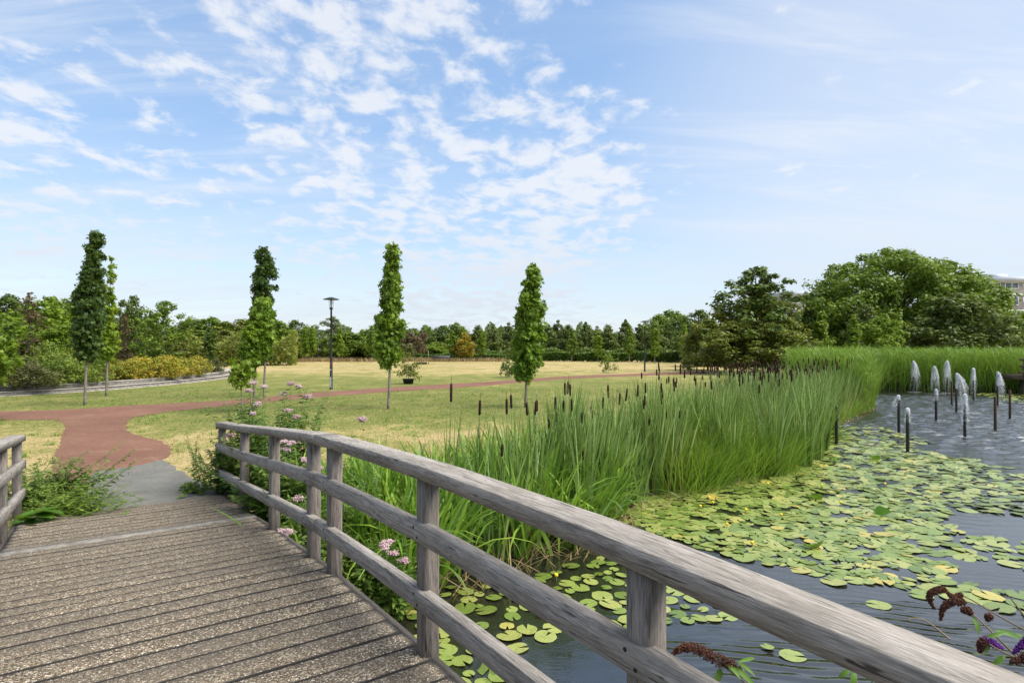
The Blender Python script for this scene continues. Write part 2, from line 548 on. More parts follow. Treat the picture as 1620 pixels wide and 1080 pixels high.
def mk_lawn(name, blade=False):
    m, g = newmat(name)
    geo = g.n('ShaderNodeNewGeometry')
    pos = geo.outputs['Position']
    f = lawn_nodes(g, pos)
    if blade: f = g.math('ADD', f, g.math('MULTIPLY', g.math('SUBTRACT', geo.outputs['Random Per Island'], 0.5), 0.55))
    c = g.ramp(g.rng(f, 0.58, 1.04, 0, 1, False), LAWN)
    fine = g.noise(pos, 26, 4, 0.8)
    c = g.mix(g.rng(fine, 0.38, 0.6, 0.6, 0.0), c, (0.11, 0.10, 0.035))
    c = g.mix(g.rng(g.noise(g.mapping(pos, scale=(1, 0.45, 1)), 11, 5, 0.75), 0.5, 0.68, 0.0, 0.5), c, (0.56, 0.43, 0.22))
    c = g.mix(g.rng(g.noise(pos, 2.2, 5, 0.7, 0.5), 0.58, 0.70, 0.0, 0.6), c, (0.12, 0.155, 0.03))
    if not blade:
        sx = g.n('ShaderNodeSeparateXYZ', ins={0: pos})
        mud = g.rng(sx.outputs[2], -0.05, -0.35)
        c = g.mix(mud, c, g.mix(g.noise(pos, 3, 4), (0.02, 0.017, 0.01), (0.045, 0.04, 0.02)))
        sh = principled(g, c, 0.95, 0.1, g.math('ADD', fine, g.math('MULTIPLY', g.noise(pos, 4, 4, 0.7), 2.0)), 0.6, 0.04)
        out(g, sh)
    else:
        b = principled(g, c, 0.8, 0.1)
        tr = g.n('ShaderNodeBsdfTranslucent', ins={'Color': c}).outputs[0]
        out(g, g.n('ShaderNodeMixShader', ins={0: 0.25, 1: b, 2: tr}).outputs[0])
    return m


M['lawn'] = mk_lawn('dry_lawn')
M['lawn_blades'] = mk_lawn('dry_lawn_blades', True)


def mk_path():
    m, g = newmat('red_path_gravel')
    pos = g.n('ShaderNodeNewGeometry').outputs['Position']
    a = g.noise(pos, 0.5, 4, 0.6)
    b = g.noise(pos, 9, 6, 0.75)
    d = g.noise(pos, 60, 3, 0.8)
    c = g.ramp(g.math('ADD', g.math('MULTIPLY', a, 0.5), g.math('MULTIPLY', b, 0.5)), [(0.3, (0.12, 0.055, 0.037)), (0.5, (0.20, 0.094, 0.063)), (0.7, (0.27, 0.145, 0.10))])
    c = g.mix(g.rng(d, 0.35, 0.7, 0.35, 0), c, (0.07, 0.04, 0.035))
    sand = g.rng(g.noise(pos, 1.3, 6, 0.7, 0.5), 0.55, 0.72)
    c = g.mix(g.math('ADD', 0.07, g.math('MULTIPLY', sand, 0.42)), c, (0.33, 0.25, 0.17))
    straw = g.rng(g.noise(g.mapping(pos, scale=(3, 14, 1), rot=(0, 0, 0.4)), 2.5, 3, 0.7, 1.0), 0.66, 0.72)
    c = g.mix(g.math('MULTIPLY', straw, 0.7), c, (0.48, 0.38, 0.24))
    out(g, principled(g, c, 0.95, 0.1, g.math('ADD', b, d), 0.5, 0.01))
    return m


M['path'] = mk_path()


def mk_asphalt():
    m, g = newmat('grey_asphalt')
    pos = g.n('ShaderNodeNewGeometry').outputs['Position']
    a = g.noise(pos, 1.2, 5, 0.65)
    d = g.noise(pos, 95, 3, 0.8)
    c = g.ramp(a, [(0.3, (0.125, 0.122, 0.108)), (0.7, (0.20, 0.195, 0.175))])
    c = g.mix(g.rng(d, 0.3, 0.7, 0.5, 0), c, (0.06, 0.06, 0.052))
    c = g.mix(g.rng(d, 0.6, 0.72, 0, 0.5), c, (0.42, 0.40, 0.34))
    c = g.mix(g.rng(g.noise(pos, 5, 6, 0.75), 0.5, 0.7, 0, 0.4), c, (0.24, 0.21, 0.16))
    st = g.rng(g.noise(g.mapping(pos, scale=(4, 15, 1), rot=(0, 0, 0.9)), 2.5, 3, 0.7, 1.0), 0.67, 0.71)
    c = g.mix(g.math('MULTIPLY', st, 0.7), c, (0.45, 0.36, 0.22))
    out(g, principled(g, c, 0.9, 0.2, d, 0.5, 0.006))
    return m


M['asphalt'] = mk_asphalt()


def mk_water():
    m, g = newmat('pond_water')
    pos = g.n('ShaderNodeNewGeometry').outputs['Position']
    # rings that spread from under the rail, wind ripples farther out
    d = g.vmath('DISTANCE', pos, (0.6, -7.0, -0.8)).outputs['Value']
    wob = g.noise(pos, 0.7, 3, 0.5)
    ring = g.math('SINE', g.math('ADD', g.math('MULTIPLY', d, 42), g.math('MULTIPLY', wob, 19)))
    sx = g.n('ShaderNodeSeparateXYZ', ins={0: pos})
    rn = g.math('MULTIPLY', g.math('MULTIPLY', g.rng(sx.outputs[1], 8.0, 5.5), g.rng(sx.outputs[0], 0.6, 2.0)), g.rng(g.noise(g.mapping(pos, scale=(0.5, 1.6, 1)), 1.3, 3, 0.6), 0.35, 0.65))
    small = g.noise(g.mapping(pos, scale=(3.2, 6.5, 1), rot=(0, 0, 0.25)), 1.0, 5, 0.65, 0.4)
    big = g.noise(g.mapping(pos, scale=(0.8, 1.6, 1)), 1.0, 3, 0.6)
    lively = g.rng(sx.outputs[1], 9.0, 19.0, 0.06, 0.5)
    h = g.math('ADD', g.math('MULTIPLY', ring, g.math('MULTIPLY', rn, 0.0065)),
               g.math('MULTIPLY', g.math('ADD', g.math('MULTIPLY', small, 0.085), g.math('MULTIPLY', big, 0.035)), lively))
    nrmn = g.n('ShaderNodeBump', ins={'Height': h, 'Strength': 1.0, 'Distance': 1.0}).outputs[0]
    b = g.n('ShaderNodeBsdfPrincipled', ins={'Base Color': (0.014, 0.014, 0.010, 1), 'Roughness': 0.02, 'IOR': 2.15, 'Specular IOR Level': 0.5, 'Normal': nrmn}).outputs[0]
    out(g, b)
    return m


M['water'] = mk_water()


def mk_pad():
    m, g = newmat('lily_pad')
    geo = g.n('ShaderNodeNewGeometry')
    oi = g.n('ShaderNodeObjectInfo').outputs['Random']
    r = g.math('FRACT', g.math('ADD', geo.outputs['Random Per Island'], oi))
    c = g.ramp(r, [(0, (0.10, 0.15, 0.025)), (0.35, (0.175, 0.235, 0.045)), (0.7, (0.245, 0.29, 0.07)), (0.94, (0.31, 0.32, 0.09)), (1.0, (0.46, 0.37, 0.08))])
    n = g.noise(geo.outputs['Position'], 22, 4, 0.7)
    c = g.mix(g.rng(n, 0.62, 0.72, 0, 0.55), c, (0.36, 0.25, 0.07))
    c = g.mix(g.rng(n, 0.3, 0.5, 0.5, 0.0), c, (0.08, 0.14, 0.02))
    n2 = g.noise(geo.outputs['Position'], 3.0, 3, 0.6)
    c = g.mix(g.rng(n2, 0.55, 0.75, 0.0, 0.45), c, (0.20, 0.19, 0.06))
    n3 = g.noise(geo.outputs['Position'], 75, 2, 0.6)
    c = g.mix(g.rng(n3, 0.66, 0.72, 0, 0.8), c, (0.10, 0.06, 0.03))
    b = principled(g, c, 0.27, 0.8, g.math('ADD', n, g.math('MULTIPLY', n2, 2.0)), 0.5, 0.012)
    out(g, b)
    return m


M['pad'] = mk_pad()
M['sweetgum_dark'] = leafmat('sweetgum_leaf_dark', [(0.02, 0.049, 0.01), (0.041, 0.09, 0.016), (0.09, 0.144, 0.025)], 0.22)
M['sweetgum'] = leafmat('sweetgum_leaf', [(0.066, 0.128, 0.013), (0.142, 0.247, 0.02), (0.282, 0.384, 0.039)], 0.35)
M['sweetgum_light'] = leafmat('sweetgum_leaf_light', [(0.094, 0.16, 0.013), (0.189, 0.288, 0.022), (0.358, 0.416, 0.039)], 0.42)
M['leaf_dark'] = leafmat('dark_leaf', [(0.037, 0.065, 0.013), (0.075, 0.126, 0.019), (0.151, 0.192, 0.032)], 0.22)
M['leaf_mid'] = leafmat('mid_green_leaf', [(0.063, 0.115, 0.013), (0.133, 0.215, 0.019), (0.25, 0.323, 0.04)], 0.3)
M['leaf_bright'] = leafmat('bright_green_leaf', [(0.082, 0.152, 0.011), (0.164, 0.265, 0.017), (0.301, 0.378, 0.039)], 0.38)
M['leaf_olive'] = leafmat('olive_leaf', [(0.075, 0.092, 0.016), (0.167, 0.192, 0.029), (0.3, 0.307, 0.047)], 0.28)
M['leaf_linden'] = leafmat('linden_leaf', [(0.049, 0.077, 0.017), (0.1, 0.138, 0.027), (0.2, 0.23, 0.053)], 0.22)
M['leaf_brown'] = leafmat('brown_red_leaf', [(0.06, 0.035, 0.022), (0.13, 0.075, 0.045), (0.12, 0.12, 0.04)], 0.2, objvar=0.05)
M['leaf_silver'] = leafmat('silver_leaf', [(0.11, 0.14, 0.075), (0.19, 0.23, 0.13), (0.30, 0.33, 0.21)], 0.3, objvar=0.05)
M['leaf_yellow'] = leafmat('yellow_leaf', [(0.20, 0.15, 0.015), (0.38, 0.27, 0.025), (0.5, 0.38, 0.05)], 0.35, objvar=0.05)
M['leaf_orange'] = leafmat('orange_green_leaf', [(0.143, 0.218, 0.02), (0.308, 0.322, 0.03), (0.528, 0.356, 0.05), (0.506, 0.46, 0.05)], 0.3, objvar=0.3, lf=0.5)
M['leaf_shrubgreen'] = leafmat('shrub_green_leaf', [(0.064, 0.12, 0.016), (0.144, 0.21, 0.026), (0.288, 0.33, 0.052)], 0.3, lf=0.5)
M['leaf_burgundy'] = leafmat('burgundy_leaf', [(0.05, 0.045, 0.02), (0.095, 0.095, 0.03), (0.15, 0.16, 0.045)], 0.2)
M['leaf_hedge'] = leafmat('hedge_leaf', [(0.04, 0.09, 0.012), (0.075, 0.145, 0.018), (0.13, 0.20, 0.03)], 0.3)
M['cattail_leaf'] = leafmat('cattail_leaf', [(0.028, 0.065, 0.013), (0.115, 0.20, 0.045), (0.24, 0.35, 0.10), (0.44, 0.52, 0.20)], 0.30, 0.4, lf=0.25, objvar=0)
M['iris_leaf'] = leafmat('iris_leaf', [(0.057, 0.138, 0.015), (0.115, 0.241, 0.024), (0.207, 0.368, 0.039), (0.368, 0.506, 0.077)], 0.32, 0.35, lf=0.2, objvar=0, spec=0.5)
M['sedge_leaf'] = leafmat('sedge_leaf', [(0.08, 0.17, 0.015), (0.15, 0.28, 0.028), (0.26, 0.38, 0.05)], 0.38, 0.4, lf=0.3, objvar=0)
M['reed_leaf'] = leafmat('reed_leaf', [(0.07, 0.15, 0.018), (0.15, 0.27, 0.03), (0.27, 0.38, 0.06)], 0.36, 0.45, lf=0.45, objvar=0)
M['dead_leaf'] = leafmat('dead_straw_leaf', [(0.14, 0.09, 0.04), (0.30, 0.21, 0.10), (0.45, 0.34, 0.18)], 0.2, 0.7, objvar=0)
M['nettle_leaf'] = leafmat('nettle_leaf', [(0.05, 0.11, 0.018), (0.10, 0.18, 0.028), (0.20, 0.27, 0.05)], 0.3, objvar=0)
M['weed_leaf'] = leafmat('weed_leaf', [(0.08, 0.15, 0.015), (0.16, 0.26, 0.03), (0.30, 0.36, 0.06)], 0.4, objvar=0)
M['broad_leaf'] = leafmat('broad_weed_leaf', [(0.06, 0.16, 0.015), (0.09, 0.22, 0.02)], 0.35, 0.4, objvar=0)
M['buddleia_leaf'] = leafmat('buddleia_leaf', [(0.06, 0.14, 0.02), (0.10, 0.20, 0.03), (0.17, 0.27, 0.05)], 0.35, 0.45, objvar=0)
M['pink_flower'] = leafmat('pink_flower', [(0.40, 0.22, 0.25), (0.62, 0.42, 0.45), (0.78, 0.64, 0.64)], 0.2, 0.8, objvar=0)
M['purple_flower'] = leafmat('purple_flower', [(0.05, 0.008, 0.09), (0.16, 0.03, 0.26), (0.30, 0.08, 0.42)], 0.2, 0.7, objvar=0)
M['dry_flower'] = leafmat('dry_brown_flower', [(0.035, 0.014, 0.010), (0.085, 0.032, 0.020), (0.16, 0.07, 0.04)], 0.05, 0.8, objvar=0)
M['spike'] = simple('cattail_spike', (0.035, 0.017, 0.012), 0.9, 0.1, nscale=40, var=0.4)
M['stem'] = simple('green_stem', (0.12, 0.17, 0.05), 0.6, 0.3)
M['drystem'] = simple('dry_stem', (0.22, 0.17, 0.10), 0.8, 0.2)
M['bark'] = simple('pale_bark', (0.20, 0.175, 0.14), 0.9, 0.1, nscale=18, var=0.35)
M['barkdark'] = simple('dark_bark', (0.06, 0.05, 0.04), 0.9, 0.1, nscale=12, var=0.35)
M['iron'] = simple('black_painted_steel', (0.018, 0.019, 0.02), 0.45, 0.5, nscale=9)
M['sticker'] = simple('pale_sticker_paper', (0.5, 0.5, 0.48), 0.6)
M['red_sticker'] = simple('red_sticker_paper', (0.4, 0.08, 0.05), 0.6)
M['stone'] = simple('stone_riser', (0.22, 0.20, 0.175), 0.9, 0.1, nscale=5, var=0.4)
M['cap_stone'] = simple('stone_cap', (0.34, 0.31, 0.265), 0.9, 0.1, nscale=4, var=0.25)
M['soil'] = simple('bed_soil', (0.05, 0.04, 0.025), 1.0, 0.05)
M['pot'] = simple('black_pot', (0.02, 0.021, 0.022), 0.6, 0.3)
M['pipe_dark'] = simple('dark_wet_pipe', (0.016, 0.014, 0.012), 0.35, 0.5, nscale=20)
M['pipe_brown'] = simple('brown_wooden_stake', (0.075, 0.05, 0.035), 0.8, 0.2, nscale=20)
M['pier_wood'] = simple('brown_pier_wood', (0.12, 0.09, 0.065), 0.85, 0.1)
M['bench'] = simple('bench_grey', (0.09, 0.09, 0.095), 0.7)
M['facade_white'] = simple('pale_facade_panel', (0.72, 0.74, 0.77), 0.7, 0.2, nscale=0.4, var=0.06)
M['facade_grey'] = simple('grey_brick_facade', (0.23, 0.205, 0.185), 0.85, 0.1, nscale=2, var=0.15)
M['roof_grey'] = simple('grey_roof_sheet', (0.48, 0.50, 0.54), 0.6, 0.3, nscale=0.5, var=0.1)
M['frame_white'] = simple('white_window_frame', (0.75, 0.76, 0.77), 0.5)


def mk_glass():
    m, g = newmat('window_glass')
    out(g, principled(g, (0.10, 0.14, 0.19), 0.06, 0.8))
    return m


M['glass'] = mk_glass()


def mk_foam():
    m, g = newmat('white_water')
    b = g.n('ShaderNodeBsdfPrincipled', ins={'Base Color': (0.95, 0.96, 0.97, 1), 'Roughness': 0.2}).outputs[0]
    tr = g.n('ShaderNodeBsdfTranslucent', ins={'Color': (0.97, 0.98, 0.99, 1)}).outputs[0]
    out(g, g.n('ShaderNodeMixShader', ins={0: 0.5, 1: b, 2: tr}).outputs[0])
    return m


M['foam'] = mk_foam()

# ------------------------------------------------------------------ ground and water
WATER = -0.80
POND = [(-14, 3), (-9.5, 2.6), (-7.2, 4.2), (-4.4, 5.6), (-3.0, 6.2), (-1.9, 6.7), (-0.8, 7.5), (0.66, 8.9), (2.3, 11.2), (3.8, 12.6), (5.6, 13.9), (7.3, 16.2),
        (9.9, 20.2), (13.1, 24.0), (16.7, 28.6), (18.6, 31.5), (20.6, 38), (24, 40), (31, 38), (40, 36.5), (62, 35), (62, -16), (-14, -16)]
PONDS = smooth_line(POND, 4, True)


def ground_h(X, Y):
    ins = inside(PONDS, X, Y)
    d = edge_dist(PONDS, X, Y)
    sd = np.where(ins, -d, d)
    t = np.clip((sd + 0.9) / 1.9, 0, 1)
    t = t * t * (3 - 2 * t)
    h = -1.7 + 1.7 * t
    # keep the ground level under the bridge landing
    return h


def axis_coords(lo, hi, step, far):
    a = list(np.arange(lo, hi + 1e-6, step))
    s = step; x = hi
    while x < far:
        s *= 1.35; x += s; a.append(x)
    s = step; x = lo; b = []
    while x > -far:
        s *= 1.35; x -= s; b.append(x)
    return np.array(b[::-1] + a)


gx = axis_coords(-16, 64, 0.33, 2500)
gy = axis_coords(-18, 43, 0.33, 2500)
GX, GY = np.meshgrid(gx, gy)
GZ = ground_h(GX, GY)
nx, ny = len(gx), len(gy)
idx = np.arange(nx * ny).reshape(ny, nx)
q = np.stack([idx[:-1, :-1], idx[:-1, 1:], idx[1:, 1:], idx[1:, :-1]], axis=-1).reshape(-1, 4)
o = link('ground', mesh('ground', np.stack([GX, GY, GZ], -1).reshape(-1, 3), q, True), M['lawn'])
tag(o, 'dry yellow and green mown lawn stretching back to the trees', 'lawn', kind='structure')

wxs = np.concatenate([np.arange(-15, 6, 0.5), np.arange(6, 42, 0.085), np.arange(42, 63.1, 0.5)])
wys = np.concatenate([np.arange(-17, 8, 0.5), np.arange(8, 41, 0.085), [42.0]])
WX, WY = np.meshgrid(wxs, wys)
dfo = np.hypot((WX - 20.5) / 1.15, WY - 25.0)
amp = np.clip((15.5 - dfo) / 7.0, 0, 1); amp = amp * amp * (3 - 2 * amp)
wr = np.random.default_rng(5)
WZ = np.zeros_like(WX)
for k in range(34):
    lam = wr.uniform(0.26, 0.9); th = wr.normal(1.35, 0.75); ph = wr.uniform(0, 6.28)
    WZ += 0.0085 * lam ** 0.9 * np.sin(2 * math.pi / lam * (WX * math.cos(th) + WY * math.sin(th)) + ph + 0.8 * np.sin(WX * wr.uniform(.3, .9) + wr.uniform(0, 6)))
WZ = WATER + WZ * amp
nwx, nwy = len(wxs), len(wys)
idx = np.arange(nwx * nwy).reshape(nwy, nwx)
q = np.stack([idx[:-1, :-1], idx[:-1, 1:], idx[1:, 1:], idx[1:, :-1]], axis=-1).reshape(-1, 4)
o = link('water', mesh('water', np.stack([WX, WY, WZ], -1).reshape(-1, 3), q, True), M['water'])
tag(o, 'dark rippled pond water reflecting the pale cloudy sky', 'pond', kind='structure')


def sheet(name, pts, z, mat, thick=0.0):
    """polygon sheet, triangulated by bmesh"""
    import bmesh
    bm = bmesh.new()
    vs = [bm.verts.new((p[0], p[1], z)) for p in pts]
    f = bm.faces.new(vs)
    if f.normal.z < 0: f.normal_flip()
    bmesh.ops.triangulate(bm, faces=[f])
    me = bpy.data.meshes.new(name)
    bm.to_mesh(me); bm.free()
    return link(name, me, mat)


def jag(pts, amp, n=14, seed=1):
    r = random.Random(seed)
    s = smooth_line(pts, n)
    o = []
    for i, p in enumerate(s):
        o.append((p[0] + amp * r.gauss(0, 1), p[1] + amp * r.gauss(0, 1)))
    return o


far_edge = [(-60, 17), (-30, 18.2), (-16.7, 19.4), (-13.8, 21.4), (-12.4, 22.5), (-11.1, 23.8), (-9.5, 27.0), (-6.6, 31), (-2.6, 35.3), (0.87, 39.5), (5.3, 44.5), (14.8, 51.0), (30, 60), (50, 70)]
near_edge = [(50, 66), (30, 56), (13.4, 46.5), (4.9, 40.8), (0.8, 35.9), (-2.3, 31.5), (-6.1, 27.6), (-8.8, 23.9), (-10.2, 21.3), (-11.2, 19.4)]
spur_r = [(-11.3, 17.6), (-10.3, 15.9), (-9.2, 14.4), (-7.7, 13.1), (-6.7, 11.7), (-6.4, 10.6)]
spur_l = [(-6.0, 8.2), (-6.6, 8.7), (-7.9, 10.2), (-9.0, 11.7), (-9.9, 13.0), (-10.9, 14.4), (-11.8, 15.7), (-12.9, 16.8), (-14.7, 17.1), (-30, 15.9), (-60, 14.5)]
pathpoly = jag(far_edge, 0.03, 14, 1) + jag(near_edge, 0.03, 14, 2) + jag(spur_r, 0.025, 16, 3) + jag(spur_l, 0.025, 16, 4)
o = sheet('path', pathpoly, 0.006, M['path'])
tag(o, 'reddish gravel path curving across the lawn towards the bridge', 'path', kind='structure')
as_poly = jag([(-6.95, 10.02), (-6.75, 10.2), (-6.6, 10.5), (-6.5, 10.95)], 0.015, 6, 5) + jag([(-6.35, 10.9), (-5.75, 10.2), (-4.9, 9.25), (-4.15, 8.55)], 0.03, 6, 6) + [(-4.2, 8.25), (-5.95, 7.05)] + jag([(-6.0, 7.4), (-5.9, 8.1), (-6.6, 9.2), (-6.95, 9.9)], 0.02, 6, 7)
o = sheet('asphalt_path', as_poly, 0.011, M['asphalt'])
tag(o, 'grey asphalt ramp between the bridge deck and the red path', 'path', kind='structure')

# ------------------------------------------------------------------ footbridge
ANG = math.atan2(0.570, 0.8216)
bridge = empty('footbridge', (0, 0, 0), ANG)
tag(bridge, 'weathered grey wooden footbridge with gravel coated planks over the pond', 'footbridge')
UX, UY = math.cos(ANG), math.sin(ANG)


def bl(qv, s):      # bridge (q, s) to world
    return (UX * qv - UY * s, UY * qv + UX * s)


PROF = [(-6, 2.45), (-4, 2.12), (-2, 1.86), (-0.5, 1.735), (0.633, 1.66), (1.28, 1.640), (2.1, 1.625), (2.84, 1.633), (3.4, 1.645), (4.39, 1.682), (4.79, 1.698), (6.27, 1.822), (7.78, 1.957), (9.44, 2.085), (11, 2.2)]


def deck_z(s):
    return CAMH - np.interp(s, [p[0] for p in PROF], [p[1] for p in PROF])


QR, QL = 1.42, -0.77
# planks
mb = MB()
r = random.Random(3)
s = -5.0
pitch = 0.195
while s < 9.40:
    if s < 7.12 < s + pitch: s = 7.32
    e = min(s + pitch, 9.46)
    if s < 7.12 and e > 7.11: e = 7.115
    gap = r.uniform(0.004, 0.009)
    a0, a1 = s + gap, e - gap
    jz = r.uniform(-0.0025, 0.0025)
    z0, z1 = deck_z(a0) + jz, deck_z(a1) + jz
    qa = QL - 0.01 + r.uniform(-0.012, 0.012); qb = QR + 0.02 + r.uniform(-0.012, 0.012)
    nseg = 26
    rings = []
    bev = 0.007
    for i in range(nseg + 1):
        qv = qa + (qb - qa) * i / nseg
        w0, w1 = r.uniform(-.0022, .0022), r.uniform(-.0022, .0022)
        pz = 0
        rings.append(np.array([(qv, a0 + w0, z0 - 0.045), (qv, a0 + w0, z0 - bev), (qv, a0 + bev + w0, z0), (qv, a1 - bev + w1, z1), (qv, a1 + w1, z1 - bev), (qv, a1 + w1, z1 - 0.045)]))
    mb.ring_sweep(rings)
    s = e
mb.build('deck', M['deck'], bridge)
mb = MB()
z0, z1 = deck_z(7.12), deck_z(7.32)
rings = []
for i in range(20):
    qv = QL - 0.03 + (QR - QL + 0.06) * i / 19
    rings.append(np.array([(qv, 7.119, z0 - 0.05), (qv, 7.119, z0 + 0.004), (qv, 7.316, z1 + 0.004), (qv, 7.316, z1 - 0.05)]))
mb.ring_sweep(rings)
o = mb.build('cross_board', M['strip_wood'], bridge)
o['label'] = 'plain pale grey board laid across the gravelled planks'
# bearers below
mb = MB()


def sweep_rail(mb, prof, ss, dz, qoff=0.0, sub=1):
    """prof: list of (q,z) ring; follows the deck profile"""
    rings = []
    for s_ in ss:
        zz = deck_z(s_) + dz
        rings.append(np.array([(qq + qoff, s_, zz + zq) for qq, zq in prof]))
    mb.ring_sweep(rings)


for qv in (QL + 0.1, 0.3, QR - 0.12):
    sweep_rail(mb, [(qv - 0.05, -0.30), (qv + 0.05, -0.30), (qv + 0.05, -0.047), (qv - 0.05, -0.047)], np.linspace(-5, 9.3, 24), 0)
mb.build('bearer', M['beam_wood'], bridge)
mb = MB()
mb.box(QL - 0.3, QR + 0.3, 9.2, 9.5, -0.9, deck_z(9.4) - 0.05)
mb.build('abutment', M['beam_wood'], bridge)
for qa, sg in ((QR + 0.022, 1), (QL - 0.062, -1)):
    mb = MB()
    sweep_rail(mb, [(qa, -0.22), (qa + 0.04, -0.22), (qa + 0.04, -0.012), (qa, -0.012)], np.linspace(-5, 9.44, 24), 0)
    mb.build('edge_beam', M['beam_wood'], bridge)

PT_R = [-3.4, -1.83, -0.27, 1.283, 2.838, 4.39, 4.909, 6.267, 7.777, 9.40]
PT_L = [-1.83, -0.27, 1.283, 2.838, 4.39, 4.909, 6.267, 7.98, 9.36]


def railing(qside, sg, posts, s_end):
    """qside: inner face of the posts; sg: +1 right rail (outwards = +q)"""
    rr = random.Random(int(qside * 100) + 50)
    th = 0.09
    for sp in posts:
        zc = deck_z(sp)
        wv = 0.102
        mb = MB()
        q0, q1 = qside, qside + sg * th
        a, b = min(q0, q1), max(q0, q1)
        ch = 0.008
        tz = rr.uniform(-0.004, 0.004)
        prof = [(a + ch, sp - wv / 2), (b - ch, sp - wv / 2), (b, sp - wv / 2 + ch), (b, sp + wv / 2 - ch), (b - ch, sp + wv / 2), (a + ch, sp + wv / 2), (a, sp + wv / 2 - ch), (a, sp - wv / 2 + ch)]
        mb.ring_sweep([np.array([(x + tz * k, y, z) for x, y in prof]) for k, z in ((0, zc - 0.42), (0.5, zc + 0.5), (1, zc + 0.941))])
        mb.build('post', M['post_wood'], bridge)
    # caps and rails, in two lengths each with a joint near s 4.70
    joints = [(posts[0] - 0.3, 4.70), (4.704, s_end)]
    for (sa, sb) in joints:
        ss = sorted(set([sa, sb] + [p for p in posts if sa < p < sb] + list(np.linspace(sa, sb, 9))))
        c0, c1 = qside - sg * 0.028, qside + sg * 0.134
        cap = [(c0, 0.0), (c1, 0.0), (c1, 0.066), (c1 - sg * 0.006, 0.071), (c0 + sg * 0.005, 0.073), (c0 + sg * 0.0004, 0.068)]
        if sg < 0: cap = cap[::-1]
        mb = MB(); sweep_rail(mb, cap, ss, 0.942)
        mb.build('handrail', M['rail_wood'], bridge)
        for hz in (0.605, 0.250):
            mb = MB()
            r0, r1 = qside - sg * 0.030, qside + sg * 0.032
            rl = [(r0, 0.006), (r0 + sg * 0.006, 0), (r1, 0), (r1, 0.102), (r0 + sg * 0.004, 0.102), (r0, 0.098)]
            if sg < 0: rl = rl[::-1]
            sweep_rail(mb, rl, ss, hz)
            ro = mb.build('rail', M['rail_wood'], bridge)
            for p in posts:
                if sa < p < sb:
                    for ddy, ddz in ((-0.022, 0.028), (0.022, 0.075)):
                        m2 = MB()
                        cz = deck_z(p) + hz + ddz
                        rg = []
                        for dd in (0.004, -0.0025):
                            rg.append(np.array([(r0 + sg * dd, p + ddy + 0.0075 * math.cos(t), cz + 0.0075 * math.sin(t)) for t in np.linspace(0, 2 * math.pi, 8, endpoint=False)]))
                        m2.ring_sweep(rg)
                        m2.build('bolt', M['bolt'], ro)


PT_R = [p + 0.045 for p in PT_R]
railing(QR - 0.015, 1, PT_R, 9.52)
railing(QL - 0.012, -1, PT_L, 9.50)

# ------------------------------------------------------------------ lawn grass blades
n = 150000
bx = rng.uniform(-24, 12, n); by = 8.0 + 22 * rng.random(n) ** 1.5
bad = inside(pathpoly, bx, by) | inside(as_poly, bx, by)
pe = np.minimum(edge_dist(pathpoly, bx, by), 99)
keep = ((~bad) | ((pe < 0.16) & (rng.random(n) < 0.35 * np.exp(-pe / 0.06) + 0.05))) & (~inside(PONDS, bx, by)) & (np.abs(bx) < by * 0.95)
sx_, qx_ = -UY * bx + UX * by, UX * bx + UY * by
keep &= ~((sx_ < 9.5) & (qx_ > -0.85) & (qx_ < 1.55))
bx, by, pe = bx[keep], by[keep], pe[keep]
bz = ground_h(bx, by)
hh = rng.uniform(0.02, 0.06, len(bx)) * np.where(pe < 0.3, 1.5, 1.0)
V, Fq = ribbons(np.stack([bx, by, bz], -1), rng.uniform(0, 6.28, len(bx)), hh, rng.uniform(0.008, 0.02, len(bx)), rng.uniform(0.1, 0.9, len(bx)), rng.uniform(0, 1, len(bx)), seg=1, tip=0.2)
o = link('lawn_grass', mesh('lawn_grass', V, Fq), M['lawn_blades'])
tag(o, 'short dry grass of the lawn beside the red path', 'grass', kind='stuff')

# taller weed tufts in the lawn and straw blown over the paths
nt_ = 900
tx = rng.uniform(-24, 12, nt_); ty = 9.5 + 22 * rng.random(nt_) ** 1.3
ok = (~inside(pathpoly, tx, ty)) & (~inside(as_poly, tx, ty)) & (~inside(PONDS, tx, ty)) & (np.abs(tx) < ty * .95) & (edge_dist(PONDS, tx, ty) > 1.0)
tx, ty = tx[ok], ty[ok]
k = 16
bx2 = np.repeat(tx, k) + rng.normal(0, 0.07, len(tx) * k); by2 = np.repeat(ty, k) + rng.normal(0, 0.07, len(tx) * k)
V, Fq = ribbons(np.stack([bx2, by2, np.zeros(len(bx2))], -1), rng.uniform(0, 6.28, len(bx2)), rng.uniform(0.04, 0.13, len(bx2)), rng.uniform(0.012, 0.028, len(bx2)), rng.uniform(0.2, 1.0, len(bx2)), rng.uniform(0, 1, len(bx2)), seg=2, tip=0.2)
o = link('grass_tufts', mesh('grass_tufts', V, Fq), M['sedge_leaf'])
tag(o, 'small darker green tufts scattered through the dry lawn', 'grass', kind='stuff')
n = 9000
bx2 = rng.uniform(-13, -3.5, n); by2 = rng.uniform(7.5, 19, n)
ine = inside(pathpoly, bx2, by2) | inside(as_poly, bx2, by2)
de = np.minimum(edge_dist(pathpoly, bx2, by2), edge_dist(as_poly, bx2, by2))
ok = ine & (rng.random(n) < np.exp(-de / 0.35) + 0.12) & (~((-UY * bx2 + UX * by2 < 9.5)))
bx2, by2 = bx2[ok], by2[ok]; n = len(bx2)
V, Fq = ribbons(np.stack([bx2, by2, np.full(n, 0.016)], -1), rng.uniform(0, 6.28, n), rng.uniform(0.03, 0.11, n), rng.uniform(0.006, 0.014, n), np.full(n, 1.5), np.zeros(n), seg=1, tip=0.5, flat=0.0)
o = link('straw_litter', mesh('straw_litter', V, Fq), M['dead_leaf'])
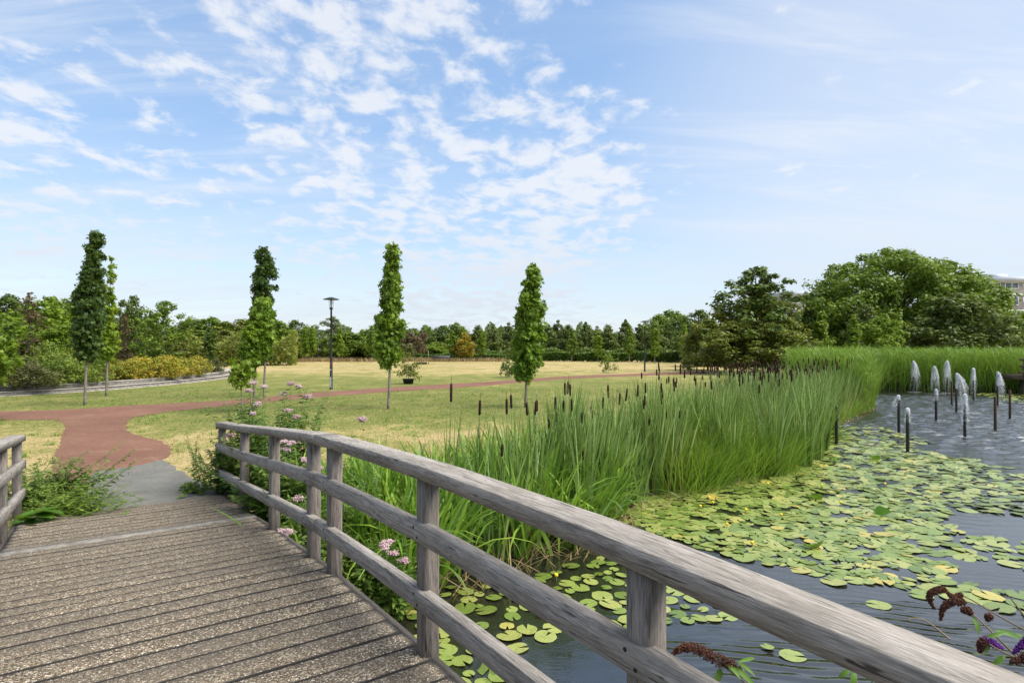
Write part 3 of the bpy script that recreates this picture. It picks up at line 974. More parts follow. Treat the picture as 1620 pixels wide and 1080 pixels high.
tag(o, 'dry straw blown over the red path and grey ramp', 'litter', kind='stuff')

# ------------------------------------------------------------------ marsh plants


def along(line, n, lo, hi, t0=0, t1=1):
    """random points offset to the left of a polyline (landwards positive)"""
    L = np.array(line); seg = np.diff(L, axis=0); ln = np.hypot(seg[:, 0], seg[:, 1])
    cum = np.concatenate([[0], np.cumsum(ln)])
    u = (t0 + (t1 - t0) * rng.random(n)) * cum[-1]
    i = np.clip(np.searchsorted(cum, u) - 1, 0, len(seg) - 1)
    f = (u - cum[i]) / ln[i]
    P = L[i] + seg[i] * f[:, None]
    nn = np.stack([-seg[i][:, 1], seg[i][:, 0]], -1) / ln[i][:, None]
    off = lo + (hi - lo) * rng.random(n)
    return P + nn * off[:, None], off, u


def clumpy(P, k, spread):
    c = P[:k]
    ids = rng.integers(0, k, len(P))
    ch = rng.random(k)
    sp = spread * (0.6 + 0.8 * rng.random(k))
    Q = c[ids] + rng.normal(size=(len(P), 2)) * sp[ids][:, None]
    return np.concatenate([Q, c[ids], ch[ids][:, None], np.full((len(P), 1), spread)], axis=1)


def blades(name, P, hmin, hmax, w, mat_, *a, **k):
    return _blades(name, P, hmin, hmax, w, mat_, *a, **k)


def _blades(name, P, hmin, hmax, w, mat, lean=(0.0, 0.2), curl=(0.0, 0.5), seg=4, tip=0.08, label=None, z=None, cat='plants', wob=0.5, headbias=None, hn=0.0, tops=None):
    qq_, ss_ = UX * P[:, 0] + UY * P[:, 1], -UY * P[:, 0] + UX * P[:, 1]
    P = P[~((ss_ < 9.9) & (qq_ > -1.0) & (qq_ < 1.78))]
    n = len(P)
    zz = np.maximum(ground_h(P[:, 0], P[:, 1]), WATER - 0.05) if z is None else np.full(n, z)
    h = rng.uniform(hmin, hmax, n)
    if tops is not None:
        if P.shape[1] > 4:
            ct_ = tops[0] + (tops[1] - tops[0]) * P[:, 4] ** 0.8 + (0.02 * np.clip((15 - P[:, 1]) / 3, 0, 1) * (P[:, 4] > 0.35) if hn else 0)
            h = np.maximum((ct_ - zz) * (0.55 + 0.45 * rng.random(n) ** 0.6), 0.35)
        else:
            tp_ = tops[1] - 0.1 * (np.sin(P[:, 0] * 2.1 + 3 * np.sin(P[:, 1] * 1.7)) + 1)
            h = np.maximum(tops[0] + (tp_ - tops[0]) * rng.random(n) ** 0.8 - zz, 0.4)
    if hn:
        h *= 1 + hn * np.sin(P[:, 0] * 1.3 + 2 * np.sin(P[:, 1] * .9)) * np.cos(P[:, 1] * 1.1)
    hd = rng.uniform(0, 2 * math.pi, n) if headbias is None else rng.normal(headbias, 0.9, n)
    ln = rng.uniform(*lean, n)
    if P.shape[1] > 4:
        dx, dy = P[:, 0] - P[:, 2], P[:, 1] - P[:, 3]
        hd = np.arctan2(dy, dx) + rng.normal(0, 0.6, n)
        ln = ln * 0.5 + lean[1] * 0.6 * np.minimum(np.hypot(dx, dy) / P[:, 5], 1.8)
    V, Fq = ribbons(np.stack([P[:, 0], P[:, 1], zz], -1), hd, h, w * rng.uniform(0.7, 1.3, n), ln, rng.uniform(*curl, n) * rng.random(n), seg, tip, wob)
    o = link(name, mesh(name, V, Fq, True), mat)
    if label: tag(o, label, cat, kind='stuff')
    return o


BANK = smooth_line([(-2.6, 6.5), (-1.9, 6.7), (-0.8, 7.5), (0.66, 8.9), (2.3, 11.2), (3.8, 12.6), (5.6, 13.9), (7.3, 16.2), (9.9, 20.2), (13.1, 24.0), (16.7, 28.6)], 6)
# cattails: from the far left of the bank, densest to the right
P1, _, _ = along(BANK, 1100, -0.15, 1.2, 0.14, 0.36)
P1 = clumpy(P1, 27, 0.11)
P2, _, _ = along(BANK, 3000, -0.35, 1.9, 0.33, 0.62)
P2 = clumpy(P2, 105, 0.11)
P3, _, _ = along(BANK, 6000, -0.05, 2.7, 0.60, 1.0)
P3 = clumpy(P3, 330, 0.2)
P4, _, _ = along(BANK, 760, -1.1, -0.4, 0.36, 0.70)
P4 = clumpy(P4, 21, 0.06)
blades('cattail_leaves', np.concatenate([P1, P2, P3, P4]), 1.35, 2.3, 0.043, M['cattail_leaf'], (0.0, 0.13), (0.0, 0.7), 6, 0.06,
       'tall blue green cattail leaves along the pond bank', cat='cattails', hn=0.10, tops=(0.35, 1.52))
# bright sedge in front
P, _, _ = along(BANK, 4600, -0.6, 0.9, 0.26, 0.40)
P = clumpy(P, 26, 0.22)
blades('sedge', P, 0.9, 1.45, 0.017, M['sedge_leaf'], (0.05, 0.45), (0.2, 1.1), 6, 0.08, 'fine bright green sedge in front of the cattails', cat='sedge')
P, _, _ = along(BANK, 2500, -0.5, 0.4, 0.70, 1.0)
blades('bank_grass', P, 0.5, 1.1, 0.016, M['sedge_leaf'], (0.1, 0.6), (0.2, 1.3), 5, 0.08, 'short yellow green grass at the waterline below the far cattails', cat='grass')
# iris with arching tips beside the rail
irisline = smooth_line([(-2.9, 7.1), (-2.2, 7.0), (-1.2, 7.5), (-0.3, 8.2), (0.7, 9.2), (1.6, 10.4)], 6)
P, _, _ = along(irisline, 2300, -0.5, 1.5)
P = clumpy(P, 120, 0.10)
blades('iris_leaves', P, 0.75, 1.4, 0.058, M['iris_leaf'], (0.0, 0.30), (0.1, 2.9), 7, 0.1, 'sword shaped iris leaves with drooping tips beyond the handrail', cat='iris leaves', tops=(0.3, 1.05))
P, _, _ = along(irisline, 800, -1.0, 1.0)
blades('dead_leaves', P, 0.3, 0.9, 0.018, M['dead_leaf'], (0.3, 1.2), (0.3, 1.6), 5, 0.1, 'brown withered leaves among the iris at the water edge', cat='dead leaves')
P, _, _ = along(BANK, 2000, -0.5, 1.8, 0.25, 1.0)
blades('dead_cattail_leaves', P, 0.7, 1.6, 0.016, M['dead_leaf'], (0.05, 0.5), (0.2, 1.4), 5, 0.1, 'straw coloured dead leaves standing among the green cattails', cat='dead leaves')
P, _, _ = along(BANK, 1500, -0.75, 0.3, 0.12, 1.0)
blades('waterline_litter', P, 0.15, 0.6, 0.014, M['dead_leaf'], (0.9, 1.6), (0.0, 0.7), 3, 0.2, 'brown leaf litter lying along the waterline of the reeds', cat='litter', z=WATER + 0.01)
# undergrowth along the bank top and next to the bridge
P, _, _ = along(BANK, 2600, 0.9, 2.1, 0.02, 0.5)
blades('bank_tall_grass', P, 0.3, 0.85, 0.010, M['sedge_leaf'], (0.05, 0.5), (0.1, 1.0), 4, 0.08, 'light green grass at the lawn edge behind the iris', cat='grass')

# far common reed belt
reedline = smooth_line([(15.2, 27.0), (17.3, 30.0), (18.8, 34), (20.2, 38.5), (24, 40.7), (31, 38.7), (38, 37.0), (44, 36.3)], 6)
P, off, u = along(reedline, 30000, -0.9, 6.5)
ok = (P[:, 0] > P[:, 1] * (0.49 + 0.03 * np.sin(P[:, 1]))) & (P[:, 0] < P[:, 1] * 0.98)
P = P[ok]
n = len(P)
blades('reed_bed', P, 2.0, 2.95, 0.030, M['reed_leaf'], (0.0, 0.25), (0.1, 1.5), 5, 0.1, 'dense bright green common reed belt behind the fountains', cat='reeds', hn=0.05, wob=1.2, tops=(1.2, 2.15))
k = 36000
ids = rng.integers(0, n, k)
zz = np.maximum(ground_h(P[ids, 0], P[ids, 1]), WATER)
V, Fq = ribbons(np.stack([P[ids, 0], P[ids, 1], zz + (1.85 - zz) * rng.random(k)], -1), rng.uniform(0, 6.28, k), rng.uniform(0.35, 0.8, k), rng.uniform(0.025, 0.045, k), rng.uniform(0.3, 1.0, k), rng.uniform(0.3, 1.2, k), 3, 0.1, 0.6)
o = link('reed_foliage', mesh('reed_foliage', V, Fq, True), M['reed_leaf'])
tag(o, 'arching side leaves of the bright green reed belt', 'reeds', kind='stuff')

# cattail spikes on stems: individuals
mb = MB(); mb.tube([(0, 0, 0), (0.01, 0, 0.8), (0.0, 0.01, 1.5), (0, 0, 1.74)], [0.006, 0.005, 0.004, 0.003], 5)
stem_me = mb.me('cattail_stem', True); stem_me.materials.append(M['stem'])
mb = MB(); mb.lathe([(0.002, 1.715), (0.013, 1.72), (0.0165, 1.74), (0.017, 1.85), (0.015, 1.895), (0.004, 1.905), (0.0025, 1.91), (0.002, 2.0)], 8)
spike_me = mb.me('cattail_spike', True); spike_me.materials.append(M['spike'])
ct0 = empty('cattail'); link('stem', stem_me, None, ct0); link('spike', spike_me, None, ct0)
near_spikes = [(710, 620, 7.6), (749, 642, 8.0), (804, 640, 8.3), (816, 633, 8.6), (834, 644, 8.6), (846, 645, 8.8), (850, 640, 9.1), (784, 710, 7.8), (886, 612, 9.6), (898, 614, 9.7), (904, 616, 9.9), (878, 636, 9.2), (888, 640, 9.5), (882, 655, 9.3),
               (862, 668, 9.2), (917, 640, 9.6), (921, 720, 9.0), (916, 660, 9.7), (963, 617, 10.4), (970, 620, 10.6), (972, 630, 10.6), (953, 637, 10.2), (950, 650, 10.0), (1002, 616, 11.2), (1021, 633, 11.6), (1027, 612, 11.9), (1040, 612, 12.1), (1063, 610, 12.4), (1064, 604, 12.7), (1054, 620, 12.0), (1052, 630, 12.0), (1068, 655, 12.0), (1031, 665, 11.6), (1030, 638, 11.8), (1040, 656, 11.9), (1047, 640, 12.1)]
spots = [(at(x, Y), Y, CAMH - (y - HZ) * Y / F) for x, y, Y in near_spikes]
Pr_, _, _ = along(BANK, 225, -0.1, 2.0, 0.30, 0.97)
for p in Pr_: spots.append((p[0], p[1], rng.uniform(1.15, 1.62) + (0.10 if p[1] < 14 else 0.0)))
for i, (x, y, zc) in enumerate(spots):
    o = ct0 if i == 0 else copy_tree(ct0)
    gz = float(max(ground_h(np.array([x]), np.array([y]))[0], WATER - 0.05))
    sc = (zc - gz) / 1.82
    o.location = (x, y, gz)
    o.rotation_euler = (rng.normal(0, 0.05), rng.normal(0, 0.05), rng.uniform(0, 6.28))
    o.scale = (1.05, 1.05, sc)
    for ch in o.children: pass
    tag(o, 'brown cattail spike on a thin green stem above the pond bank leaves', 'cattail', 'cattail spikes standing along the pond bank')

Q = []
for x, y, zc in spots[:len(near_spikes)]:
    a = rng.normal(size=(13, 2)) * 0.07 + np.array([x, y])
    Q.append(np.concatenate([a, np.tile([[x, y, rng.uniform(.5, 1), 0.07]], (13, 1))], axis=1))
blades('cattail_leaves', np.concatenate(Q), 1.2, 2.0, 0.036, M['cattail_leaf'], (0.0, 0.10), (0.0, 0.6), 6, 0.05, 'upright leaves round the nearest cattail spikes behind the rail', cat='cattails', tops=(1.25, 1.6))

# ------------------------------------------------------------------ lily pads
def pad_mesh(seed, full=14):
    rr = random.Random(seed)
    V = [(0, 0, 0)]
    ring1 = []
    na = full
    g0 = 0.22
    for rad in (0.6, 1.0):
        for i in range(na):
            a = g0 + (2 * math.pi - 2 * g0) * i / (na - 1)
            w = rad * (1 + rr.uniform(-0.05, 0.05))
            z = (0.02 * math.sin(3 * a + seed) + rr.uniform(-0.015, 0.02)) if rad == 1.0 else 0.01
            V.append((w * math.cos(a) * (1.08), w * math.sin(a), z))
    Ft = [(0, 1 + i, 2 + i) for i in range(na - 1)]
    Fq = [(1 + i, 1 + na + i, 2 + na + i, 2 + i) for i in range(na - 1)]
    return np.array(V), np.array(Ft), np.array(Fq)


def px_poly(pts):
    return [gp(x, y, WATER) for x, y in pts]


dense = px_poly([(960, 845), (1010, 790), (1060, 765), (1180, 745), (1240, 705), (1300, 690), (1345, 690), (1420, 705), (1480, 718), (1560, 730), (1530, 760), (1480, 775), (1500, 800), (1470, 850), (1560, 880), (1500, 905), (1400, 925), (1320, 915), (1250, 900), (1150, 880), (1060, 855)])
mid = px_poly([(1420, 720), (1640, 745), (1680, 900), (1640, 1000), (1540, 960), (1420, 930), (1250, 905), (1450, 830)])
thin2 = px_poly([(1300, 680), (1380, 672), (1480, 700), (1420, 712), (1340, 700)])
nearp = px_poly([(640, 960), (700, 930), (800, 925), (880, 900), (980, 870), (1030, 890), (1060, 930), (1160, 950), (1150, 985), (1080, 985), (1000, 1010), (940, 990), (880, 1010), (830, 1010), (800, 1060), (740, 1100), (690, 1080), (660, 1000)])
farp = px_poly([(1540, 622), (1660, 622), (1700, 640), (1600, 636)])
regions = [(dense, 20000, 0.126, 0.60), (mid, 3600, 0.138, 0.82), (thin2, 400, 0.14, 0.8), (nearp, 330, 0.105, 0.85), (farp, 900, 0.16, 0.75)]
pads = []
cell = {}
for poly, tries, rad0, sepf in regions:
    A = np.array(poly); lo, hi = A.min(0), A.max(0)
    cand = []
    X = rng.uniform(lo[0], hi[0], tries * 6); Y = rng.uniform(lo[1], hi[1], tries * 6)
    ins = inside(poly, X, Y)
    X, Y = X[ins][:tries], Y[ins][:tries]
    for x, y in zip(X, Y):
        # clustered gaps
        gapn = math.sin(x * 1.7 + 1.3 * math.sin(y * 0.9)) * math.cos(y * 1.3 + x * 0.4)
        if poly is mid and gapn < -0.35: continue
        if poly is dense and math.sin(x * 5.1 + 2 * math.sin(y * 2.3)) * math.sin(y * 4.3 + 1.5 * math.sin(x * 1.9)) < -0.66 + 0.5 * min(max((x / y - 0.47) / 0.22, 0), 1): continue
        rr_ = rad0 * rng.uniform(0.5, 1.2)
        key = (int(x / 0.4), int(y / 0.4)); okk = True
        for i in (-1, 0, 1):
            for j in (-1, 0, 1):
                for (a, b, c) in cell.get((key[0] + i, key[1] + j), ()):
                    if (a - x) ** 2 + (b - y) ** 2 < ((rr_ + c) * sepf) ** 2: okk = False; break
                if not okk: break
            if not okk: break
        if okk:
            cell.setdefault(key, []).append((x, y, rr_)); pads.append((x, y, rr_))
for x, y, rr_ in ((-0.22, 5.1, 0.10), (0.06, 4.9, 0.12), (-0.1, 5.2, 0.11), (2.62, 5.55, 0.11), (2.45, 5.7, 0.06), (4.1, 6.65, 0.12), (4.75, 6.9, 0.12), (5.3, 7.3, 0.13), (3.95, 7.3, 0.14)):
    pads.append((x, y, rr_))
vis = [p for p in pads if abs(p[0]) < p[1] * 0.9 and p[1] > 1]
vis.sort(key=lambda p: -p[2] / p[1])
meshes = []
for i in range(5):
    V, Ft, Fq = pad_mesh(i + 1, 18)
    me = mesh('lily_pad', V, [Ft, Fq], True); me.materials.append(M['pad']); meshes.append(me)
for i, (x, y, rr_) in enumerate(vis[:300]):
    o = link('lily_pad', meshes[i % 5], None, None, (x, y, WATER + 0.004 + 0.008 * rng.random() + rr_ * 0.03), rng.uniform(0, 6.28), rr_)
    o.rotation_euler = (rng.normal(0, 0.05), rng.normal(0, 0.05), rng.uniform(0, 6.28))
    tag(o, 'round yellow green lily pad floating on the pond among many others', 'lily pad', 'lily pads floating on the pond')
rest = vis[300:]
n = len(rest)
A = np.array(rest)
T, Ft, Fq = pad_mesh(9, 12)
ang = rng.uniform(0, 6.28, n); ca, sa = np.cos(ang), np.sin(ang)
Vx = A[:, 0:1] + A[:, 2:3] * (T[None, :, 0] * ca[:, None] - T[None, :, 1] * sa[:, None])
Vy = A[:, 1:2] + A[:, 2:3] * (T[None, :, 0] * sa[:, None] + T[None, :, 1] * ca[:, None])
tl = rng.normal(0, 0.07, (n, 2))
Vz = WATER + 0.006 + A[:, 2:3] * 0.03 + 0.012 * rng.random((n, 1)) + A[:, 2:3] * T[None, :, 2] + (Vx - A[:, 0:1]) * tl[:, 0:1] + (Vy - A[:, 1:2]) * tl[:, 1:2]
Vz = np.maximum(Vz, WATER + 0.003)
V = np.stack([Vx, Vy, Vz], -1).reshape(-1, 3)
base = (np.arange(n) * len(T))[:, None, None]
o = link('lily_pads', mesh('lily_pads', V, [(Ft[None] + base).reshape(-1, 3), (Fq[None] + base).reshape(-1, 4)], True), M['pad'])
tag(o, 'carpet of many small far lily pads covering the pond', 'lily pads', kind='stuff')
print('PADS', len(vis))
# upright curled leaves standing out of the carpet
cl_pts = [(1288, 790, 'large curled lily leaf standing upright left of the carpet middle'), (1286, 868, 'upright curled lily leaf nearest the handrail'), (1382, 727, 'small raised lily leaf below the front fountain'), (1320, 730, 'raised lily leaf in the carpet near the cattails'), (1398, 816, 'small curled lily leaf in the middle of the carpet')]
for x, y, lab in cl_pts:
    X, Y = gp(x, y, WATER)
    V, Ft, Fq = pad_mesh(3, 14)
    V = V * 0.13
    V[:, 2] += 4.5 * V[:, 0] ** 2
    me = mesh('lily_leaf', V, [Ft, Fq], True)
    o = link('lily_leaf', me, M['broad_leaf'], None, (X, Y, WATER + 0.03))
    o.rotation_euler = (0.5, 0.2, rng.uniform(0, 6))
    tag(o, lab, 'lily leaf')

mb = MB()
mb.tube([(0, 0, -0.1), (0.005, 0, 0.05)], 0.005, 5)
bud_stem = mb.me('stem', True); bud_stem.materials.append(M['stem'])
mb = MB(); mb.lathe([(0.006, 0.045), (0.020, 0.055), (0.026, 0.072), (0.020, 0.088), (0.012, 0.086), (0.004, 0.078)], 9)
bud_me = mb.me('petals', True); bud_me.materials.append(simple('yellow_petals', (0.75, 0.55, 0.03), 0.5))
for x, y in ((1122, 792), (1128, 800), (1180, 812), (1108, 806), (1215, 770), (1260, 742), (1150, 835), (1236, 820), (1300, 772), (1345, 745), (1330, 800), (880, 918), (1190, 865), (1400, 770)):
    X, Y = gp(x, y, WATER)
    fl0 = empty('water_lily_flower', (X, Y, WATER), rng.uniform(0, 6))
    link('stem', bud_stem, None, fl0); link('petals', bud_me, None, fl0)
    tag(fl0, 'small yellow water lily flower standing among the lily pads', 'flower', 'yellow water lily flowers')

# ------------------------------------------------------------------ fountains
def jet(name, x, top, base, spray, drift=0.0, mat='pipe_dark', label='', splash=True):
    X, Y = gp(x, base, WATER)
    ppm = F / Y
    H = (base - top) / ppm
    root = empty(name, (X, Y, WATER))
    mb = MB(); mb.lathe([(0.045, -0.6), (0.045, H * 0.5), (0.043, H - 0.02), (0.036, H)], 10)
    mb.build('pipe' if spray is not None else 'stake', M[mat], root, True)
    if spray is not None:
        hs = max((top - spray) / ppm, 0.08)
        wdr = 0.045 + hs * 0.06
        mb = MB()
        # strands that rise and fall as ragged beads
        top_ = H + hs
        ns = 8 + int(40 * hs)
        for q_ in range(ns):
            az_ = rng.uniform(0, 6.28); Rr = (0.07 + 0.25 * hs) * rng.uniform(0.35, 1.0)
            k = int(34 + 60 * hs)
            u_ = rng.random(k) ** 0.75
            fall = top_ * (0.35 + 0.65 * rng.random()) if hs > 0.2 else hs + 0.25
            pos = np.stack([Rr * u_ * math.cos(az_) + drift * u_, Rr * u_ * math.sin(az_), top_ - fall * u_ ** 2.0], -1) + rng.normal(0, 0.018, (k, 3))
            pos[:, 2] = np.maximum(pos[:, 2], 0.01)
            V, Fq = beads(pos, 0.004 + 0.013 * rng.random(k) * (1 - 0.5 * u_))
            mb.add(V, Fq)
        hr = min(0.045 + hs * 0.05, 0.085)
        kk = 700
        hp = sph(kk) * rng.uniform(0.3, 1.0, kk)[:, None] * np.array([hr, hr, max(hr * 1.5, hs * 0.28)]) + np.array([drift * 0.12, 0, H + hs * 0.80])
        V, Fq = beads(hp, rng.uniform(0.008, 0.022, kk)); mb.add(V, Fq)
        kk = int(700 * (0.15 + hs))
        tt = rng.random(kk)
        hp = np.stack([rng.normal(0, 0.022, kk) + drift * 0.1 * tt, rng.normal(0, 0.022, kk), H - 0.03 + hs * 0.85 * tt], -1)
        V, Fq = beads(hp, rng.uniform(0.008, 0.020, kk)); mb.add(V, Fq)
        mb.build('water_jet', M['foam'], root)
        if splash:
            k = 150
            a = rng.uniform(0, 6.28, k); rr_ = 0.05 + 0.55 * rng.random(k) ** 1.2
            pos = np.stack([rr_ * np.cos(a) + drift * 0.8, rr_ * np.sin(a), np.full(k, 0.006)], -1)
            V, Fq = beads(pos, 1.0)
            sz = rng.uniform(0.005, 0.014, k)
            V = (V.reshape(k, 6, 3) - pos[:, None]) * np.stack([sz * 2.2, sz * 1.0, sz * 0.25], -1)[:, None, :] + pos[:, None]
            m2 = MB(); m2.add(V.reshape(-1, 3), Fq)
            m2.build('splash', M['foam'], root)
    tag(root, label, 'fountain' if spray is not None else 'stake', 'fountain pipes standing in the pond' if spray is not None else 'bare stakes standing in the pond')


jet('wooden_stake', 1323.4, 642, 702, None, 0, 'pipe_dark', 'dark bare stake in the water closest to the cattails')
jet('fountain', 1422, 631, 684, 629, -0.14, 'pipe_dark', 'low fountain pipe trickling down its left side, leftmost of the fountains')
jet('fountain', 1436, 653, 715, 648, 0.0, 'pipe_dark', 'nearest fountain pipe with just a small white bubble on top')
jet('fountain', 1445, 595, 620, 572, 0.14, 'pipe_dark', 'far slim fountain jet in front of the reeds, leftmost of the tall jets')
jet('fountain', 1478, 601, 623, 580, 0.05, 'pipe_dark', 'tall far jet rising directly behind a low bubbling pipe')
jet('fountain', 1481, 623, 665, 617, 0.03, 'pipe_dark', 'low bubbling fountain pipe standing right before a tall far jet')
jet('fountain', 1498.6, 596, 621.5, 571.6, 0.0, 'pipe_dark', 'highest fountain jet of the back row, spreading evenly both sides')
jet('wooden_stake', 1505.7, 603, 640, None, 0, 'pipe_brown', 'thin brown stake between two spraying jets')
jet('fountain', 1513, 614, 651, 591.5, 0.36, 'pipe_dark', 'fountain jet in the middle blown strongly to the right')
jet('fountain', 1526.5, 640, 691, 624, 0.0, 'pipe_dark', 'thick front fountain pipe with a round white head of water')
jet('fountain', 1540, 601, 631.6, 583, 0.02, 'pipe_dark', 'tall far jet to the right of the wind blown one')
jet('wooden_stake', 1574.5, 627, 678.5, None, 0, 'pipe_brown', 'reddish brown bare stake in open water, nearer of the right pair')
jet('fountain', 1578, 610, 641, 589, 0.20, 'pipe_dark', 'rightmost fountain jet drifting to the right')
jet('wooden_stake', 1597.8, 617, 662, None, 0, 'pipe_brown', 'rightmost slender brown stake in the pond')

# ------------------------------------------------------------------ trees


def limbs(mb, trunk_pts, C, n, r0, k=4):
    T = [Vector(p) for p in trunk_pts]
    for c in C[:n]:
        c = Vector(c)
        zt = c.z - (Vector((c.x, c.y, 0)).length) * 0.9
        # nearest trunk point
        best = min(T, key=lambda p: abs(p.z - zt))
        mid_ = best.lerp(c, 0.5) + Vector((0, 0, -0.05 * (c - best).length))
        mb.tube([best, mid_, c], [r0, r0 * 0.6, r0 * 0.2], k)


def crown_tree(seed, H, profile, nclump, clump_r, per, leaf, tmpl, tris, trunk_r, crown_base, nl=20, lean=0.0, squash=0.8, shell=0.4, upb=0.4, jitter=0.12):
    """profile(t)->radius, t 0..1 from the crown's foot to its top; returns trunk mesh, crown mesh"""
    rs = np.random.default_rng(seed)
    C = []; Rd = []
    ts = []
    while len(C) < nclump:
        t = rs.random()
        pr = profile(t)
        if rs.random() > (pr / PMAX(profile)) ** 1.3 + 0.05: continue
        a = rs.uniform(0, 2 * math.pi)
        lob = 1 + jitter * math.sin(3 * a + seed) * math.cos(7 * t + seed * 2) * 2
        rr_ = pr * lob * (0.25 + 0.75 * rs.random() ** 0.45) - clump_r * 0.3
        rr_ = max(rr_, 0.0)
        C.append((rr_ * math.cos(a) + lean * t, rr_ * math.sin(a), crown_base + t * (H - crown_base - clump_r * 0.6)))
        Rd.append(clump_r * rs.uniform(0.65, 1.25) * (0.6 + 0.4 * min(1, pr / PMAX(profile) * 1.5)))
    C = np.array(C); Rd = np.array(Rd)
    pos, nor = clump_leaves(C, Rd, per, shell, upb, squash)
    V, Fc = cards(pos, nor, leaf * rng.uniform(0.7, 1.25, len(pos)), tmpl, tris)
    cm = mesh('crown', V, Fc)
    mb = MB()
    tp = [(0, 0, -0.1), (0.01 * H, 0.0, H * 0.25), (lean * 0.3, 0.01 * H, H * 0.5), (lean * 0.8, 0, H * 0.93)]
    tp = smooth_line(tp, 4)
    mb.tube(tp, list(np.linspace(trunk_r, trunk_r * 0.15, len(tp))), 7)
    od = rs.permutation(len(C))
    limbs(mb, tp[3:], C[od], nl, trunk_r * 0.35)
    return mb.me('trunk', True), cm


_pm = {}


def PMAX(p):
    if id(p) not in _pm: _pm[id(p)] = (max(p(t) for t in np.linspace(0, 1, 30)), p)
    return _pm[id(p)][0]


def prof(pts):
    xs = [p[0] for p in pts]; ys = [p[1] for p in pts]
    return lambda t: float(np.interp(t, xs, ys))


def plant_tree(name, meshes, mat, x, Y, z=0.0, rot=0.0, scale=1.0, label='', cat='tree', group=None, bark='bark'):
    root = empty(name, (x, Y, z), rot)
    root.scale = scale if hasattr(scale, '__len__') else (scale,) * 3
    tm, cm = meshes
    if len(tm.materials) == 0: tm.materials.append(M[bark])
    if len(cm.materials) == 0: cm.materials.append(mat)
    t = link('trunk', tm, None, root); setmat(t, M[bark])
    c = link('crown', cm, None, root); setmat(c, mat)
    tag(root, label, cat, group)
    return root


# the young sweetgums
def sweetgum(x, base, top, wpx, seed, mat, label, pts, cb, lean=0.0, nclump=130, per=26, leaf=0.17):
    X, Y = gp(x, base)
    ppm = F / Y
    H = (base - top) / ppm
    w = wpx / ppm / 2 * 0.80
    p = prof([(a, b * w) for a, b in pts])
    ms = crown_tree(seed, H, p, int(nclump * 1.25), 0.22, int(per * 1.3), leaf * 0.86, STAR_T, STAR_F, 0.055, cb, 24, lean, 0.9, 0.3, 0.2, 0.13)
    return plant_tree('sweetgum_tree', ms, mat, X, Y, 0, 0, 1, label, 'tree', 'young columnar sweetgum trees on the lawn')


sweetgum(134, 641, 360, 50, 11, M['sweetgum_dark'], 'tallest dark green columnar tree on the far left lawn', [(0, .5), (.12, .95), (.45, 1.0), (.65, .72), (.8, .55), (.93, .5), (1, .25)], 1.65, 0.42, 170, 30)
sweetgum(168, 626, 403, 36, 12, M['sweetgum_light'], 'thin light green tree with gaps just right of the dark tallest one', [(0, .7), (.15, 1.0), (.4, .75), (.6, .6), (.8, .55), (1, .3)], 1.6, 0.25, 70, 20)
sweetgum(417, 629, 388, 50, 13, M['sweetgum_dark'], 'dark columnar tree rising behind a nearer bright green one', [(0, .6), (.2, .8), (.5, .9), (.62, 1.0), (.75, .75), (.95, .7), (1, .3)], 1.6, 0.0, 140, 26)
sweetgum(401, 648, 468, 56, 14, M['sweetgum'], 'shorter bright green tree in front of a dark one, leafy low side shoot', [(0, .5), (.15, 1.0), (.4, 1.05), (.7, .85), (.9, .6), (1, .3)], 1.5, 0.35, 130, 26)
sweetgum(614, 647, 380, 54, 15, M['sweetgum'], 'columnar tree with pale trunk right of the lamp post', [(0, .45), (.12, .85), (.35, 1.0), (.55, .8), (.7, .6), (.88, .55), (1, .3)], 1.45, 0.15, 140, 24)
sweetgum(831, 644, 413, 58, 16, M['sweetgum'], 'columnar tree in the middle of the photo above the cattails', [(0, .5), (.1, .9), (.4, 1.0), (.6, .85), (.8, .6), (.93, .45), (1, .2)], 1.0, 0.30, 190, 28)
# low leafy shoot at the left of the bright tree and edge tree at the frame's left side
X, Y = gp(-24, 668)
ms = crown_tree(21, 3.35, prof([(0, .55), (.3, .88), (.6, .75), (.85, .5), (1, .2)]), 150, 0.22, 34, 0.145, STAR_T, STAR_F, 0.06, 1.2, 20, 0, 0.9, 0.3, 0.2, 0.2)
plant_tree('sweetgum_tree', ms, M['sweetgum'], X, Y, 0, 0, 1, 'bushy green tree cut off by the left edge of the photo', 'tree', 'young columnar sweetgum trees on the lawn')
X, Y = gp(381, 652)
ms = crown_tree(22, 1.9, prof([(0, .25), (.5, .42), (1, .2)]), 16, 0.2, 18, 0.17, STAR_T, STAR_F, 0.02, 0.85, 8, 0, 0.9, 0.3, 0.2, 0.2)
plant_tree('sweetgum_sapling', ms, M['sweetgum_light'], X, Y, 0, 0, 1, 'low light green leafy sapling beside the bright sweetgum and the pink flowers', 'sapling')

# prototypes for the background (unit: metres, scaled per tree)
rnd_p = prof([(0, .55), (.2, .95), (.45, 1.0), (.7, .82), (.9, .5), (1, .2)])
con_p = prof([(0, .75), (.15, 1.0), (.4, .9), (.65, .62), (.85, .35), (1, .08)])
col_p = prof([(0, .7), (.2, 1.0), (.6, .85), (.85, .55), (1, .15)])


def sc_prof(p, r): return lambda t: p(t) * r


